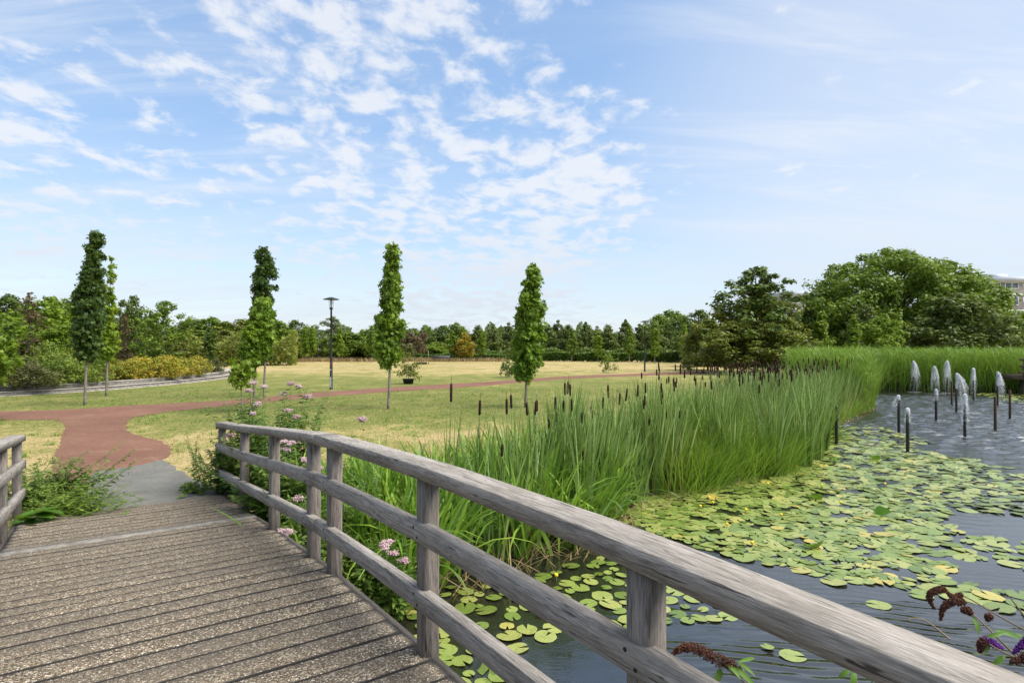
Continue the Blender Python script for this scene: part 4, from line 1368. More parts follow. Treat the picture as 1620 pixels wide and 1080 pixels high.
PROTO = {}
for i in range(4):
    PROTO['round%d' % i] = (crown_tree(100 + i, 8.0, sc_prof(rnd_p, 3.2), 120, 0.80, 75, 0.27, RAG_T, RAG_F, 0.16, 0.9, 26, 0, 0.75, 0.5, 0.7, 0.25), 8.0, 6.4)
for i in range(3):
    PROTO['linden%d' % i] = (crown_tree(120 + i, 7.0, sc_prof(con_p, 2.2), 90, 0.60, 60, 0.24, RAG_T, RAG_F, 0.13, 1.3, 22, 0, 0.8, 0.5, 0.6, 0.15), 7.0, 4.4)
for i in range(2):
    PROTO['column%d' % i] = (crown_tree(140 + i, 6.0, sc_prof(col_p, 0.62), 70, 0.30, 40, 0.17, RAG_T, RAG_F, 0.06, 1.1, 14, 0, 0.9, 0.4, 0.4, 0.2), 6.0, 1.4)
for i in range(2):
    PROTO['bush%d' % i] = (crown_tree(150 + i, 2.0, sc_prof(rnd_p, 1.15), 60, 0.33, 40, 0.13, OVAL_T, OVAL_F, 0.03, 0.12, 10, 0, 0.85, 0.5, 0.6, 0.2), 2.0, 2.4)
PROTO['sparse0'] = (crown_tree(171, 6.0, sc_prof(prof([(0, .8), (.3, 1.0), (.7, .8), (1, .3)]), 0.75), 80, 0.28, 13, 0.13, RAG_T, RAG_F, 0.07, 0.8, 70, 0, 0.9, 0.2, 0.4, 0.3), 6.0, 1.7)
PROTO['loose0'] = (crown_tree(161, 8.0, sc_prof(prof([(0, .5), (.2, 1.0), (.5, .85), (.75, .55), (.92, .45), (1, .3)]), 2.6), 120, 0.45, 44, 0.20, RAG_T, RAG_F, 0.12, 1.6, 40, 0, 0.7, 0.4, 0.6, 0.45), 8.0, 5.2)


def bg(kind, x, Y, top, wpx, mat, label, name='tree', cat='tree', group=None, z=0.0, bark='barkdark', rot=None):
    ms, H0, W0 = PROTO[kind]
    ppm = F / Y
    H = CAMH - z + (HZ - top) / ppm
    Wd = wpx / ppm
    X = at(x, Y)
    sz = H / H0; sw = Wd / W0
    return plant_tree(name, ms, M[mat], X, Y, z, rng.uniform(0, 6.28) if rot is None else rot, (sw, sw, sz), label, cat, group, bark)


G1 = 'trees of the wood behind the flower bed'
left = [
    ('round0', 15, 66, 462, 110, 'leaf_dark', 'dark tree at the far left edge of the wood behind the bed'),
    ('round1', 75, 60, 466, 105, 'leaf_bright', 'bright green broad tree behind the brown leaved tree on the left'),
    ('round2', 122, 66, 462, 100, 'leaf_mid', 'green round tree directly behind the tallest columnar tree'),
    ('round3', 30, 58, 500, 90, 'leaf_bright', 'lower bright green tree at the left beside the brown leaved tree'),
    ('round0', 105, 55, 508, 90, 'leaf_bright', 'lower bright green bushy tree left of the tallest columnar tree'),
    ('round1', 208, 66, 465, 60, 'leaf_dark', 'dark tree crown between the columnar pair and the free standing tree'),
    ('round2', 232, 68, 498, 70, 'leaf_mid', 'mid green tree half hidden behind the free standing loose tree'),
    ('round3', 300, 84, 503, 80, 'leaf_dark', 'dark low round tree right of the loose tree'),
    ('round0', 335, 86, 499, 90, 'leaf_mid', 'wide green tree behind the small columnar tree by the bed'),
    ('round1', 378, 82, 503, 90, 'leaf_olive', 'olive green tree behind the end of the curved steps'),
    ('round2', 425, 88, 498, 80, 'leaf_mid', 'green tree visible on both sides of the dark sweetgum'),
    ('round3', 355, 78, 520, 80, 'leaf_olive', 'low olive tree in front of the wide green one'),
]
for k_, x, Y, top, w, m, lab in left: bg(k_, x, Y, top, w, m, lab, 'broadleaf_tree', 'tree', G1)
bg('sparse0', 45, 47, 457, 46, 'leaf_brown', 'tall tree with sparse red brown leaves on the far left', 'brown_leaved_tree')
bg('sparse0', 196, 50, 492, 30, 'leaf_brown', 'narrow red brown tree right of the thin light green tree', 'brown_leaved_tree')
bg('loose0', 258, 52, 472, 84, 'leaf_mid', 'loose airy green tree standing free above the orange shrubs', 'broadleaf_tree', bark='bark')
bg('column0', 332, 58, 513, 24, 'leaf_dark', 'small dark columnar tree behind the orange shrubs', 'columnar_tree')
bg('column1', 222, 56, 520, 20, 'leaf_mid', 'slim green columnar tree left of the free standing loose tree', 'columnar_tree')
bg('bush0', 72, 45, 536, 46, 'leaf_shrubgreen', 'yellow green bush behind the flower bed, left one of two', 'bush', 'bush')
bg('bush1', 112, 46, 540, 34, 'leaf_shrubgreen', 'small yellow green bush behind the bed beside the tallest tree trunk', 'bush', 'bush')

G2 = 'trees on the far side of the lawn'
midt = [
    ('round1', 468, 100, 505, 62, 'leaf_dark', 'dark tree left of the lamp post behind the dry grass'),
    ('round2', 463, 92, 528, 60, 'leaf_olive', 'olive green low tree below the dark one left of the lamp post'),
    ('loose0', 524, 108, 498, 66, 'leaf_silver', 'pale silvery willow directly behind the lamp post'),
    ('round0', 548, 96, 522, 76, 'leaf_mid', 'green dome shaped tree just right of the lamp post'),
    ('round3', 575, 98, 526, 60, 'leaf_mid', 'second green dome between lamp post and columnar tree'),
    ('round1', 602, 92, 506, 56, 'leaf_mid', 'upright green tree partly hidden by the columnar tree past the lamp'),
    ('round2', 645, 104, 522, 44, 'leaf_brown', 'brownish tree behind the staked young tree'),
    ('round3', 700, 112, 513, 52, 'leaf_dark', 'dark tree left of the yellow one'),
    ('round0', 722, 104, 508, 44, 'leaf_mid', 'green tree right behind the yellow tree'),
    ('round1', 690, 98, 540, 50, 'leaf_bright', 'low bright green tree behind the far bench'),
    ('round2', 672, 120, 520, 50, 'leaf_dark', 'far dark tree behind the staked young tree'),
    ('linden0', 735, 92, 521, 36, 'leaf_yellow', 'golden yellow tree at the far edge of the lawn'),
]
for k_, x, Y, top, w, m, lab in midt: bg(k_, x, Y, top, w, m, lab, 'broadleaf_tree', 'tree', G2)
for x, Y, top, lab in ((482, 86, 514, 'leftmost thin far columnar tree left of the lamp post'), (494, 86, 512, 'second thin far columnar tree left of the lamp post'), (538, 86, 515, 'thin far columnar tree right of the lamp post'), (588, 84, 512, 'thin far columnar tree left of the columnar sweetgum'), (716, 92, 520, 'thin far columnar tree left of the yellow tree'), (762, 90, 518, 'thin far columnar tree right of the yellow tree')):
    bg('column0', x, Y, top, 15, 'leaf_bright' if x % 4 == 2 else 'leaf_mid', lab, 'columnar_tree', 'tree', 'thin columnar trees at the far lawn edge', bark='bark')
ORD = ['first', 'second', 'third', 'fourth', 'fifth', 'sixth', 'seventh', 'eighth', 'ninth', 'tenth', 'eleventh', 'twelfth', 'thirteenth', 'fourteenth', 'fifteenth', 'sixteenth', 'seventeenth']
lx = [(757, 509), (780, 514), (805, 507), (840, 512), (868, 511), (883, 503), (900, 508), (927, 507), (945, 513), (961, 508), (990, 503), (1012, 509), (1036, 500), (1058, 506), (1082, 503)]
for i, (x, top) in enumerate(lx):
    bg('linden%d' % (i % 3), x, 104 + (i % 3) * 3, top, 36, 'leaf_linden', '%s from the left of the dark lindens in the row behind the hedge' % ORD[i], 'linden_tree', 'tree', 'row of lindens behind the long hedge')
for i, (x, top, Y) in enumerate(((904, 516, 88), (946, 518, 86), (995, 510, 84), (1036, 503, 80), (1082, 507, 74))):
    bg('column%d' % (i % 2), x, Y, top, 17, 'leaf_bright' if i in (1, 3, 4) else 'leaf_mid', '%s from the left of the pale stemmed columnar trees before the hedge' % ORD[i], 'columnar_tree', 'tree', 'pale stemmed columnar trees in front of the hedge', bark='bark')
G3 = 'trees on the right behind the reeds'
rt = [
    ('round0', 1060, 118, 488, 90, 'leaf_mid', 'broad lighter green tree towering behind the linden row'),
    ('round1', 1105, 84, 488, 80, 'leaf_dark', 'dark tree left of the big spreading shrub tree'),
    ('round2', 1120, 55, 500, 74, 'leaf_olive', 'olive green tree at the left foot of the spiky crowned tree'),
    ('round3', 1158, 47, 505, 100, 'leaf_olive', 'low olive bushy growth in front of the spiky crowned tree'),
    ('round0', 1228, 45, 512, 96, 'leaf_olive', 'low olive bushy growth right below the spiky crowned tree'),
    ('loose0', 1196, 49, 416, 150, 'leaf_dark', 'tall tree with a spiky irregular crown left of the big round tree'),
    ('round1', 1196, 50, 450, 130, 'leaf_olive', 'dense olive green tree inside the spiky crowned one'),
    ('round2', 1278, 62, 478, 80, 'leaf_dark', 'dark tree in the gap left of the big round tree'),
    ('round1', 1325, 60, 478, 90, 'leaf_mid', 'green tree behind the two yellow green columns'),
    ('round3', 1370, 54, 478, 60, 'leaf_linden', 'grey green tree between the two columns and the loose bush'),
    ('round2', 1395, 50, 492, 70, 'leaf_bright', 'light green bushy tree beside the dead twigs'),
    ('round0', 1492, 66, 407, 170, 'leaf_mid', 'broad green crown forming the right shoulder of the huge domed tree'),
    ('round2', 1556, 66, 452, 100, 'leaf_mid', 'green crown sloping down towards the building at the right'),
    ('round0', 1512, 52, 459, 122, 'leaf_linden', 'dark round bushy tree in front of the big tree'),
    ('round1', 1562, 54, 492, 84, 'leaf_linden', 'smaller dark round tree right of the large round bushy one'),
    ('round3', 1598, 60, 498, 80, 'leaf_mid', 'green tree at the right edge below the building'),
    ('round2', 1632, 58, 520, 80, 'leaf_mid', 'low green tree cut by the right edge of the photo'),
]
for k_, x, Y, top, w, m, lab in rt: bg(k_, x, Y, top, w, m, lab, 'broadleaf_tree', 'tree', G3)
bg('column0', 1300, 48, 486, 30, 'leaf_bright', 'left of two yellow green columnar trees behind the reeds', 'columnar_tree', bark='bark')
bg('column1', 1350, 48, 489, 23, 'leaf_bright', 'right of two yellow green columnar trees behind the reeds', 'columnar_tree', bark='bark')

# the big spreading tree
bp = prof([(0, .75), (.15, .98), (.4, 1.0), (.62, .86), (.8, .62), (.93, .34), (1, .12)])
bigY = 62.0
ppm = F / bigY
Hb = CAMH + (HZ - 389) / ppm
ms = crown_tree(300, Hb, sc_prof(bp, 9.2), 420, 1.0, 110, 0.27, RAG_T, RAG_F, 0.45, 2.2, 60, 0.0, 0.7, 0.55, 0.8, 0.10)
plant_tree('big_tree', ms, M['leaf_mid'], at(1403, bigY), bigY, 0, 0.4, 1, 'huge broad domed green tree on the right behind the fountains', 'tree', None, 'barkdark')

# distant wood and undergrowth as masses
def mass(name, x0, x1, Y0, Y1, hfun, n, leaf, mat, label, cat):
    xs = rng.uniform(x0, x1, n); ys = rng.uniform(Y0, Y1, n)
    X = at(xs, ys)
    hm = hfun(xs)
    z = hm * rng.random(n) ** 0.75
    pos = np.stack([X, ys, z], -1)
    V, Fc = cards(pos, sph(n) + np.array([0, -0.3, 0.6]), leaf * rng.uniform(0.7, 1.3, n), RAG_T, RAG_F)
    o = link(name, mesh(name, V, Fc), M[mat])
    tag(o, label, cat, kind='stuff')


mass('distant_wood', -120, 1750, 125, 150, lambda x: 5.6 + 1.0 * np.sin(x * 0.05) + 0.7 * np.sin(x * 0.13 + 1) + 0.5 * np.sin(x * .31), 42000, 0.75, 'leaf_dark', 'distant dark line of wood closing the horizon', 'wood')
mass('undergrowth', -100, 470, 68, 76, lambda x: 3.2 + 0.8 * np.sin(x * 0.07), 15000, 0.38, 'leaf_olive', 'tangled undergrowth below the trees on the left', 'undergrowth')
mass('undergrowth', 430, 760, 99, 104, lambda x: 2.4 + 0.5 * np.sin(x * 0.11), 6000, 0.4, 'leaf_burgundy', 'dull brown green scrub at the far edge of the lawn', 'undergrowth')
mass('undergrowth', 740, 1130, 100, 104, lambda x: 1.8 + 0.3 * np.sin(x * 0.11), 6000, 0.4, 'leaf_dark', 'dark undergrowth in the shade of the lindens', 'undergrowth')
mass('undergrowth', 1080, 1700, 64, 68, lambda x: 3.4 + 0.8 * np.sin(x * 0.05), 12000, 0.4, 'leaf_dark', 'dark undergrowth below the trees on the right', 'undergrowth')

# long low hedges (clipped mass, one thing each)
def hedge(x0, x1, Y0, Y1, h, n, leaf, mat, label):
    t = rng.random(n)
    ys = Y0 + (Y1 - Y0) * t
    xs = at(x0, Y0) + (at(x1, Y1) - at(x0, Y0)) * t
    pos = np.stack([xs, ys + rng.uniform(-0.8, 0.8, n), h * rng.random(n) ** 0.6 * (1 + 0.08 * np.sin(xs * 1.1))], -1)
    V, Fc = cards(pos, sph(n) + np.array([0, -0.4, 0.8]), leaf * rng.uniform(0.7, 1.3, n), RAG_T, RAG_F)
    root = empty('hedge', (0, 0, 0))
    link('foliage', mesh('hedge', V, Fc), M[mat], root)
    tag(root, label, 'hedge')


hedge(655, 800, 96, 94, 1.05, 6000, 0.3, 'leaf_hedge', 'low bright green hedge left of the middle columnar tree')
hedge(850, 1110, 94, 84, 1.35, 12000, 0.3, 'leaf_hedge', 'long dense green hedge in front of the linden row')
# tall dry grass in front
n = 9000
xs = rng.uniform(395, 800, n); ys = rng.uniform(88, 96, n)
V, Fq = ribbons(np.stack([at(xs, ys), ys, np.zeros(n)], -1), rng.uniform(0, 6.28, n), rng.uniform(0.3, 0.75, n), np.full(n, 0.07), rng.uniform(0, .3, n), rng.uniform(0, .8, n), 2, 0.2)
o = link('dry_grass', mesh('dry_grass', V, Fq), M['dead_leaf'])
tag(o, 'strip of tall straw coloured grass at the far lawn edge', 'grass', kind='stuff')

# ------------------------------------------------------------------ curved steps and planting bed
front = [(-45, 17.5), (-34, 20.0), (-26.5, 22.6), (-21.6, 25.2), (-19.9, 30.0), (-19.4, 36.0), (-19.9, 41.5), (-22.4, 48.0), (-28, 54), (-38, 58)]
front = [(-50, 22.0), (-36, 22.6), (-27, 23.4), (-22.6, 24.8), (-20.6, 27.6), (-19.6, 31.6), (-19.3, 36.4), (-20.0, 42.0), (-22.6, 48.4), (-28, 54), (-38, 58)]
fl = smooth_line(front, 10)
A = np.array(fl)
tan = np.gradient(A, axis=0); tan /= np.hypot(tan[:, 0], tan[:, 1])[:, None]
inn = np.stack([-tan[:, 1], tan[:, 0]], -1)


def offl(d): return A + inn * d


steps = empty('curved_steps', (0, 0, 0))
tag(steps, 'two curved low stone steps edging the raised flower bed', 'steps')
for d0, z0, z1, nm in ((0.0, 0.0, 0.15, 0), (0.45, 0.19, 0.34, 1)):
    mb = MB()
    a, b = offl(d0 + 0.03), offl(d0 + 0.5)
    mb.ring_sweep([np.array([(*a[i], z0 - 0.05), (*b[i], z0 - 0.05), (*b[i], z1), (*a[i], z1)]) for i in range(len(A))])
    mb.build('riser', M['stone'], steps)
    mb = MB()
    a, b = offl(d0), offl(d0 + 0.5)
    mb.ring_sweep([np.array([(*a[i], z1 + 0.001), (*b[i], z1 + 0.001), (*b[i], z1 + 0.04), (*a[i], z1 + 0.04)]) for i in range(len(A))])
    mb.build('tread', M['cap_stone'], steps)
mb = MB()
a, b = offl(-0.22), offl(0.02)
mb.ring_sweep([np.array([(*a[i], -0.02), (*b[i], -0.02), (*b[i], 0.03), (*a[i], 0.03)]) for i in range(len(A))])
mb.build('footing', M['cap_stone'], steps)
bedp = [tuple(p) for p in offl(0.96)] + [(-60, 58), (-60, 24)]
o = sheet('bed_ground', bedp, 0.36, M['soil'])
tag(o, 'dark soil of the raised planting bed', 'soil', kind='structure')

sh = [
    (18, 612, 568, 60, 'leaf_burgundy', 'dull reddish shrub at the left end of the bed, nearest row'),
    (58, 611, 572, 56, 'leaf_burgundy', 'dull reddish green shrub second in the nearest row of the bed'),
    (95, 608, 566, 54, 'leaf_shrubgreen', 'green shrub left of the tallest tree trunk in the bed'),
    (128, 606, 568, 46, 'leaf_shrubgreen', 'green shrub directly behind the tallest tree trunk'),
    (157, 604, 566, 44, 'leaf_shrubgreen', 'green shrub between the trunks of the left pair of trees'),
    (184, 601, 565, 40, 'leaf_orange', 'yellowish orange shrub just right of the thin tree trunk'),
    (75, 600, 556, 50, 'leaf_shrubgreen', 'taller green shrub in the back row left of the tallest tree'),
    (108, 600, 556, 50, 'leaf_shrubgreen', 'taller green shrub in the back row behind the tallest tree trunk'),
    (38, 603, 563, 52, 'leaf_burgundy', 'reddish shrub in the back row at the left edge'),
    (205, 600, 565, 40, 'leaf_orange', 'first orange and green shrub after the yellowish one by the thin trunk'),
    (228, 599, 564, 38, 'leaf_orange', 'second orange shrub from the left in the bed'),
    (250, 598, 563, 36, 'leaf_orange', 'third orange shrub from the left in the bed'),
    (271, 597, 562, 36, 'leaf_orange', 'fourth orange shrub from the left in the bed'),
    (291, 595, 562, 34, 'leaf_orange', 'fifth orange shrub from the left in the bed'),
    (312, 593, 562, 34, 'leaf_orange', 'last golden orange shrub at the right end of the row'),
    (216, 594, 562, 40, 'leaf_orange', 'orange shrub in the back row behind the leftmost orange shrubs'),
    (262, 592, 561, 40, 'leaf_orange', 'orange shrub in the back row behind the middle orange shrubs'),
    (341, 589, 566, 26, 'leaf_burgundy', 'dark purple brown rounded shrub closing the bed at its right end'),
]
for i, (x, by_, top, w, m, lab) in enumerate(sh):
    Y = F * (CAMH - 0.36) / (by_ - HZ)
    bg('bush%d' % (i % 2), x, Y, top - 1, w * 1.3, m, lab, 'shrub', 'shrub', 'shrubs in the raised flower bed', z=0.30)

# ------------------------------------------------------------------ lawn objects
def lamp(x, base, top, label, stick):
    X, Y = gp(x, base)
    H = (base - top) / (F / Y)
    root = empty('street_lamp', (X, Y, 0))
    mb = MB(); mb.lathe([(0.10, -0.05), (0.10, 0.02), (0.075, 0.06), (0.072, H * 0.33), (0.05, H * 0.36), (0.045, H - 0.62), (0.09, H - 0.60), (0.095, H - 0.55), (0.06, H - 0.53), (0.05, H - 0.5)], 12)
    mb.build('pole', M['iron'], root, True)
    mb = MB(); mb.lathe([(0.39, H - 0.125), (0.40, H - 0.11), (0.36, H - 0.09), (0.16, H - 0.03), (0.10, H - 0.005), (0.02, H)], 24)
    mb.build('lamp_shade', M['iron'], root, True)
    mb = MB()
    for k in range(4):
        a = k * math.pi / 2 + 0.5
        mb.tube([(0.08 * math.cos(a), 0.08 * math.sin(a), H - 0.56), (0.13 * math.cos(a), 0.13 * math.sin(a), H - 0.11)], 0.009, 4)
    mb.build('bracket', M['iron'], root)
    mb = MB(); mb.lathe([(0.045, H - 0.5), (0.06, H - 0.42), (0.07, H - 0.16), (0.04, H - 0.13)], 12)
    mb.build('lamp_glass', M['frame_white'], root, True)
    if stick:
        for z0, z1, mt in ((0.12, 0.62, 'sticker'), (1.22, 1.36, 'red_sticker'), (0.95, 1.02, 'sticker')):
            mb = MB()
            rg = []
            for zz in (z0, z1):
                rg.append([(0.0755 * math.cos(a), 0.0755 * math.sin(a), zz) for a in np.linspace(-2.5, -1.3, 6)])
            V = rg[0] + rg[1]
            mb.add(V, [(i, i + 1, i + 7, i + 6) for i in range(5)])
            mb.build('sticker', M[mt], root)
    tag(root, label, 'street lamp', 'street lamps on the lawn')


lamp(524, 616, 470, 'black lamp post with a flat disc shade and stickers, nearer one', True)
lamp(1020, 588, 507, 'far black lamp post in front of the linden row', False)


def bush(x, base, top, w, mat, label, pot=False):
    X, Y = gp(x, base)
    ppm = F / Y
    z = 0.0
    if pot:
        root = empty('plant_pot', (X, Y, 0))
        mb = MB(); mb.lathe([(0.27, 0), (0.32, 0.25), (0.34, 0.25), (0.34, 0.30), (0.31, 0.30), (0.30, 0.25), (0.02, 0.25)], 14)
        mb.build('tub', M['pot'], root)
        tag(root, 'black round tub under the ' + label, 'plant pot', 'tubs on the lawn')
        z = 0.22
    H = (base - top) / ppm - z
    Wd = w / ppm
    rs = crown_tree(int(x), H, sc_prof(prof([(0, .75), (.35, 1.0), (.6, 1.0), (.85, .7), (1, .35)]), Wd / 2), 34, 0.24, 20, 0.13, OVAL_T, OVAL_F, 0.025, 0.12, 30, 0, 0.9, 0.3, 0.3, 0.3)
    plant_tree('shrub', rs, M[mat], X, Y, z, 0, 1, label, 'shrub')


bush(646, 607, 555, 40, 'leaf_olive', 'open leafy shrub in a tub beside the columnar tree', True)
bush(806, 597, 562, 40, 'leaf_dark', 'dark shrub in front of the far hedge, left behind the middle columnar tree', False)
bush(962, 590, 557, 26, 'leaf_mid', 'small green shrub standing alone at the red path', False)
bush(1088, 588, 552, 28, 'leaf_olive', 'round olive shrub at the path just above the cattails', False)

# staked young tree
X, Y = gp(667, 576)
ms = crown_tree(401, 4.6, sc_prof(prof([(0, .8), (.4, 1.0), (.8, .6), (1, .2)]), 0.95), 30, 0.4, 24, 0.22, RAG_T, RAG_F, 0.06, 1.6, 14)
root = plant_tree('staked_tree', ms, M['leaf_brown'], X, Y, 0, 0, 1, 'young brownish tree tied between two pale stakes', 'tree')
for sx2 in (-0.9, 0.9):
    mb = MB(); mb.tube([(sx2, 0, 0), (sx2 * 0.93, 0, 1.7)], 0.05, 6)
    mb.build('stake', M['bark'], root)
mb = MB(); mb.lathe([(0.7, 0), (0.7, 0.25), (0.62, 0.25), (0.5, 0.16), (0.05, 0.16)], 14)
mb.build('tree_ring', M['soil'], root)
# far bench
X, Y = gp(698, 572)
bn = empty('park_bench', (X, Y, 0))
mb = MB(); mb.box(-1.3, 1.3, -0.25, 0.25, 0.42, 0.48); mb.build('seat', M['bench'], bn)
mb = MB(); mb.box(-1.3, 1.3, 0.22, 0.28, 0.52, 0.9); mb.build('backrest', M['bench'], bn)
for sx2 in (-1.1, 1.1):
    mb = MB(); mb.box(sx2 - 0.06, sx2 + 0.06, -0.22, 0.22, 0, 0.42); mb.box(sx2 - 0.04, sx2 + 0.04, 0.285, 0.32, 0.0, 0.85); mb.build('leg', M['bench'], bn)
tag(bn, 'small grey park bench far across the lawn', 'bench')

# ------------------------------------------------------------------ buildings and pier on the right
def building(x0, x1, top, Y, depth, label, floors, bay, rot=0.0):
    X0, X1 = at(x0, Y), at(x1, Y)
    Ht = CAMH + (HZ - top) / (F / Y)
    cx = (X0 + X1) / 2; hw = (X1 - X0) / 2
    root = empty('apartment_building', (cx, Y, 0), rot)
    tag(root, label, 'building')
    fh = Ht / floors
    mb = MB(); mb.box(-hw, hw, 0, depth, 0, Ht - 1.0); mb.build('wall', M['facade_grey'], root)
    mb = MB(); mb.box(-hw - 0.3, hw + 0.3, -0.35, depth + 0.3, Ht - 0.998, Ht); mb.build('roof', M['roof_grey'], root)
    nb = int(2 * hw / bay)
    for fl_ in range(floors):
        z0 = fl_ * fh
        mb = MB(); mb.box(-hw, hw, -0.12, -0.002, z0 + fh * 0.86, z0 + fh * 0.99 if fl_ < floors - 1 else Ht - 1.0); mb.build('band', M['facade_white'], root)
        for b in range(nb):
            xa = -hw + bay * (b + 0.12); xb = -hw + bay * (b + 0.88)
            mb = MB()
            za, zb = z0 + fh * 0.28, z0 + fh * 0.80
            if zb > Ht - 1.0: zb = Ht - 1.05
            mb.box(xa, xb, -0.05, -0.003, za, za + 0.1); mb.box(xa, xb, -0.05, -0.003, zb - 0.1, zb)
            mb.box(xa, xa + 0.1, -0.05, -0.003, za + 0.1, zb - 0.1); mb.box(xb - 0.1, xb, -0.05, -0.003, za + 0.1, zb - 0.1)
            xm = (xa + xb) / 2
            mb.box(xm - 0.05, xm + 0.05, -0.05, -0.003, za + 0.1, zb - 0.1)
            w_ = mb.build('window', M['frame_white'], root)
            mb = MB(); mb.box(xa + 0.1, xb - 0.1, -0.03, -0.004, za + 0.1, zb - 0.1); mb.build('pane', M['glass'], w_)
    return root, Ht


b1, h1 = building(1562, 1700, 438, 112, 14, 'pale flat roofed apartment block above the trees at the right edge', 5, 3.2, R(-4))
mb = MB(); mb.box(-5.0, -2.0, 3, 6, h1, h1 + 0.9); mb.box(-1, 0.5, 4, 6, h1, h1 + 0.5)
mb.build('roof_unit', M['roof_grey'], b1)
b2, h2 = building(1240, 1300, 461, 118, 12, 'grey building glimpsed between the spiky tree and the big round tree', 4, 3.4)

# the wooden landing at the right edge
Y = 37.0
X0 = at(1598, Y)
pier = empty('wooden_jetty', (X0, Y, 0))
zd = CAMH - (592 - HZ) * Y / F
mb = MB(); mb.box(0, 5, -0.9, 0.9, zd - 0.3, zd); mb.build('deck', M['pier_wood'], pier)
for k in range(4):
    mb = MB(); mb.box(0.05 + k * 0.6, 0.16 + k * 0.6, -0.95, -0.86, zd - 0.2, zd + 0.98); mb.build('post', M['pier_wood'], pier)
for hz in (0.95, 0.55, 0.18):
    mb = MB(); mb.box(-0.25, 5, -1.0, -0.955, zd + hz - 0.07, zd + hz + 0.05); mb.build('rail', M['pier_wood'], pier)
for k in range(3):
    mb = MB(); mb.box(0.3 + k * 1.4, 0.5 + k * 1.4, -0.6, -0.4, -1.5, zd - 0.31); mb.build('pile', M['barkdark'], pier)
tag(pier, 'brown wooden jetty with railing at the right edge before the reeds', 'jetty')

# ------------------------------------------------------------------ near herbs
def leafy_stem(mbS, V, Fc, base, tip, r, n_leaf, lsize, bend=0.1, droop=0.3, tmpl=LANCE_T, tris=LANCE_F, t0=0.2, pairs=True):
    base = np.array(base, float); tip = np.array(tip, float)
    midp = (base + tip) / 2 + np.array([rng.normal() * bend, rng.normal() * bend, bend * 0.7])
    pts = [tuple((1 - t) ** 2 * base + 2 * t * (1 - t) * midp + t * t * tip) for t in np.linspace(0, 1, 7)]
    mbS.tube(pts, list(np.linspace(r, r * 0.35, 7)), 5)
    P = np.array(pts)
    t = np.linspace(t0, 0.99, n_leaf)
    i = np.minimum((t * 6).astype(int), 5); f = t * 6 - i
    pos = P[i] * (1 - f)[:, None] + P[i + 1] * f[:, None]
    pos = np.repeat(pos, 2, axis=0)
    a = np.repeat(rng.uniform(0, 6.28, n_leaf), 2) + np.tile([0, math.pi], n_leaf) + np.repeat(np.arange(n_leaf) * 1.57, 2)
    d = np.stack([np.cos(a), np.sin(a), np.full(len(a), -droop) + rng.normal(0, .15, len(a)) + 0.25], -1)
    nor = np.stack([np.zeros(len(a)), np.zeros(len(a)), np.ones(len(a))], -1) + 0.35 * rng.normal(size=(len(a), 3))
    # leaf along d
    y = nrm(d); x = nrm(np.cross(y, nor)); nn = np.cross(x, y)
    T = np.array(tmpl)
    sz = lsize * (1.1 - 0.6 * np.repeat(t, 2)) * rng.uniform(0.8, 1.2, len(a))
    VV = pos[:, None] + sz[:, None, None] * (T[None, :, 0:1] * x[:, None] * 1.7 + T[None, :, 1:2] * y[:, None] + T[None, :, 2:3] * nn[:, None])
    off = sum(len(v) for v in V)
    V.append(VV.reshape(-1, 3))
    Fc.append((np.array(tris)[None] + (np.arange(len(a)) * len(T))[:, None, None]).reshape(-1, 3) + off)
    return pts


def herb(name, base, tips, lsize, nleaf, r, smat, lmat, label, cat, heads=None, hmat=None, headsize=0.06, droop=0.3, tmpl=LANCE_T, tris=LANCE_F, bend=0.08, spread=0.08, t0=0.15, headname='flower_head', group=None):
    """tips relative to the base point"""
    root = empty(name, base)
    S_ = MB(); V = []; Fc = []; hp = []
    for (tx, ty, tz) in tips:
        b = (rng.normal(0, spread), rng.normal(0, spread), -0.05)
        leafy_stem(S_, V, Fc, b, (tx, ty, tz), r, nleaf, lsize, bend, droop, tmpl, tris, t0)
        hp.append((tx, ty, tz + 0.01))
    S_.build('stems', M[smat], root, True)
    link('leaves', mesh('leaves', np.concatenate(V), np.concatenate(Fc)), M[lmat], root)
    if heads:
        for h in hp[:heads]:
            c = np.array(h)
            sub = c + rng.uniform(-1, 1, size=(9, 3)) * np.array([headsize, headsize, headsize * 0.45]) * 0.65
            pos = np.repeat(sub, 26, axis=0) + rng.normal(size=(9 * 26, 3)) * np.array([1, 1, 0.55]) * headsize * 0.26
            Vb, Fb = beads(pos, rng.uniform(0.004, 0.009, len(pos)))
            link(headname, mesh(headname, Vb, Fb), M[hmat], root)
    tag(root, label, cat, group)
    return root


def bank_z(x, y): return float(max(ground_h(np.array([x]), np.array([y]))[0], WATER))


def herb_px(px, py, Y, **k):
    pass


# hemp agrimony behind the far part of the right rail: tips given as pixels + depth
def agrimony(bx_, bY, tips_px, label, heads, nl=12, ls=0.12, extra=8):
    nl += 12; ls *= 1.3; extra = int(extra * 5)
    X = at(bx_, bY); z = bank_z(X, bY)
    tips = []
    for (x, y, Y) in tips_px:
        tips.append((at(x, Y) - X, Y - bY, CAMH - (y - HZ) * Y / F - z))
    hn = len(tips)
    for k in range(extra):
        tips.append((rng.normal(0, 0.30), rng.normal(0, 0.22), rng.uniform(0.4, 0.97) * max(t[2] for t in tips)))
    return herb('flowering_herb', (X, bY, z), tips, ls, nl, 0.006, 'stem', 'nettle_leaf', label, 'wild flower', heads=hn, hmat='pink_flower', headsize=0.055, group='pink flowering herbs beside the bridge rail')


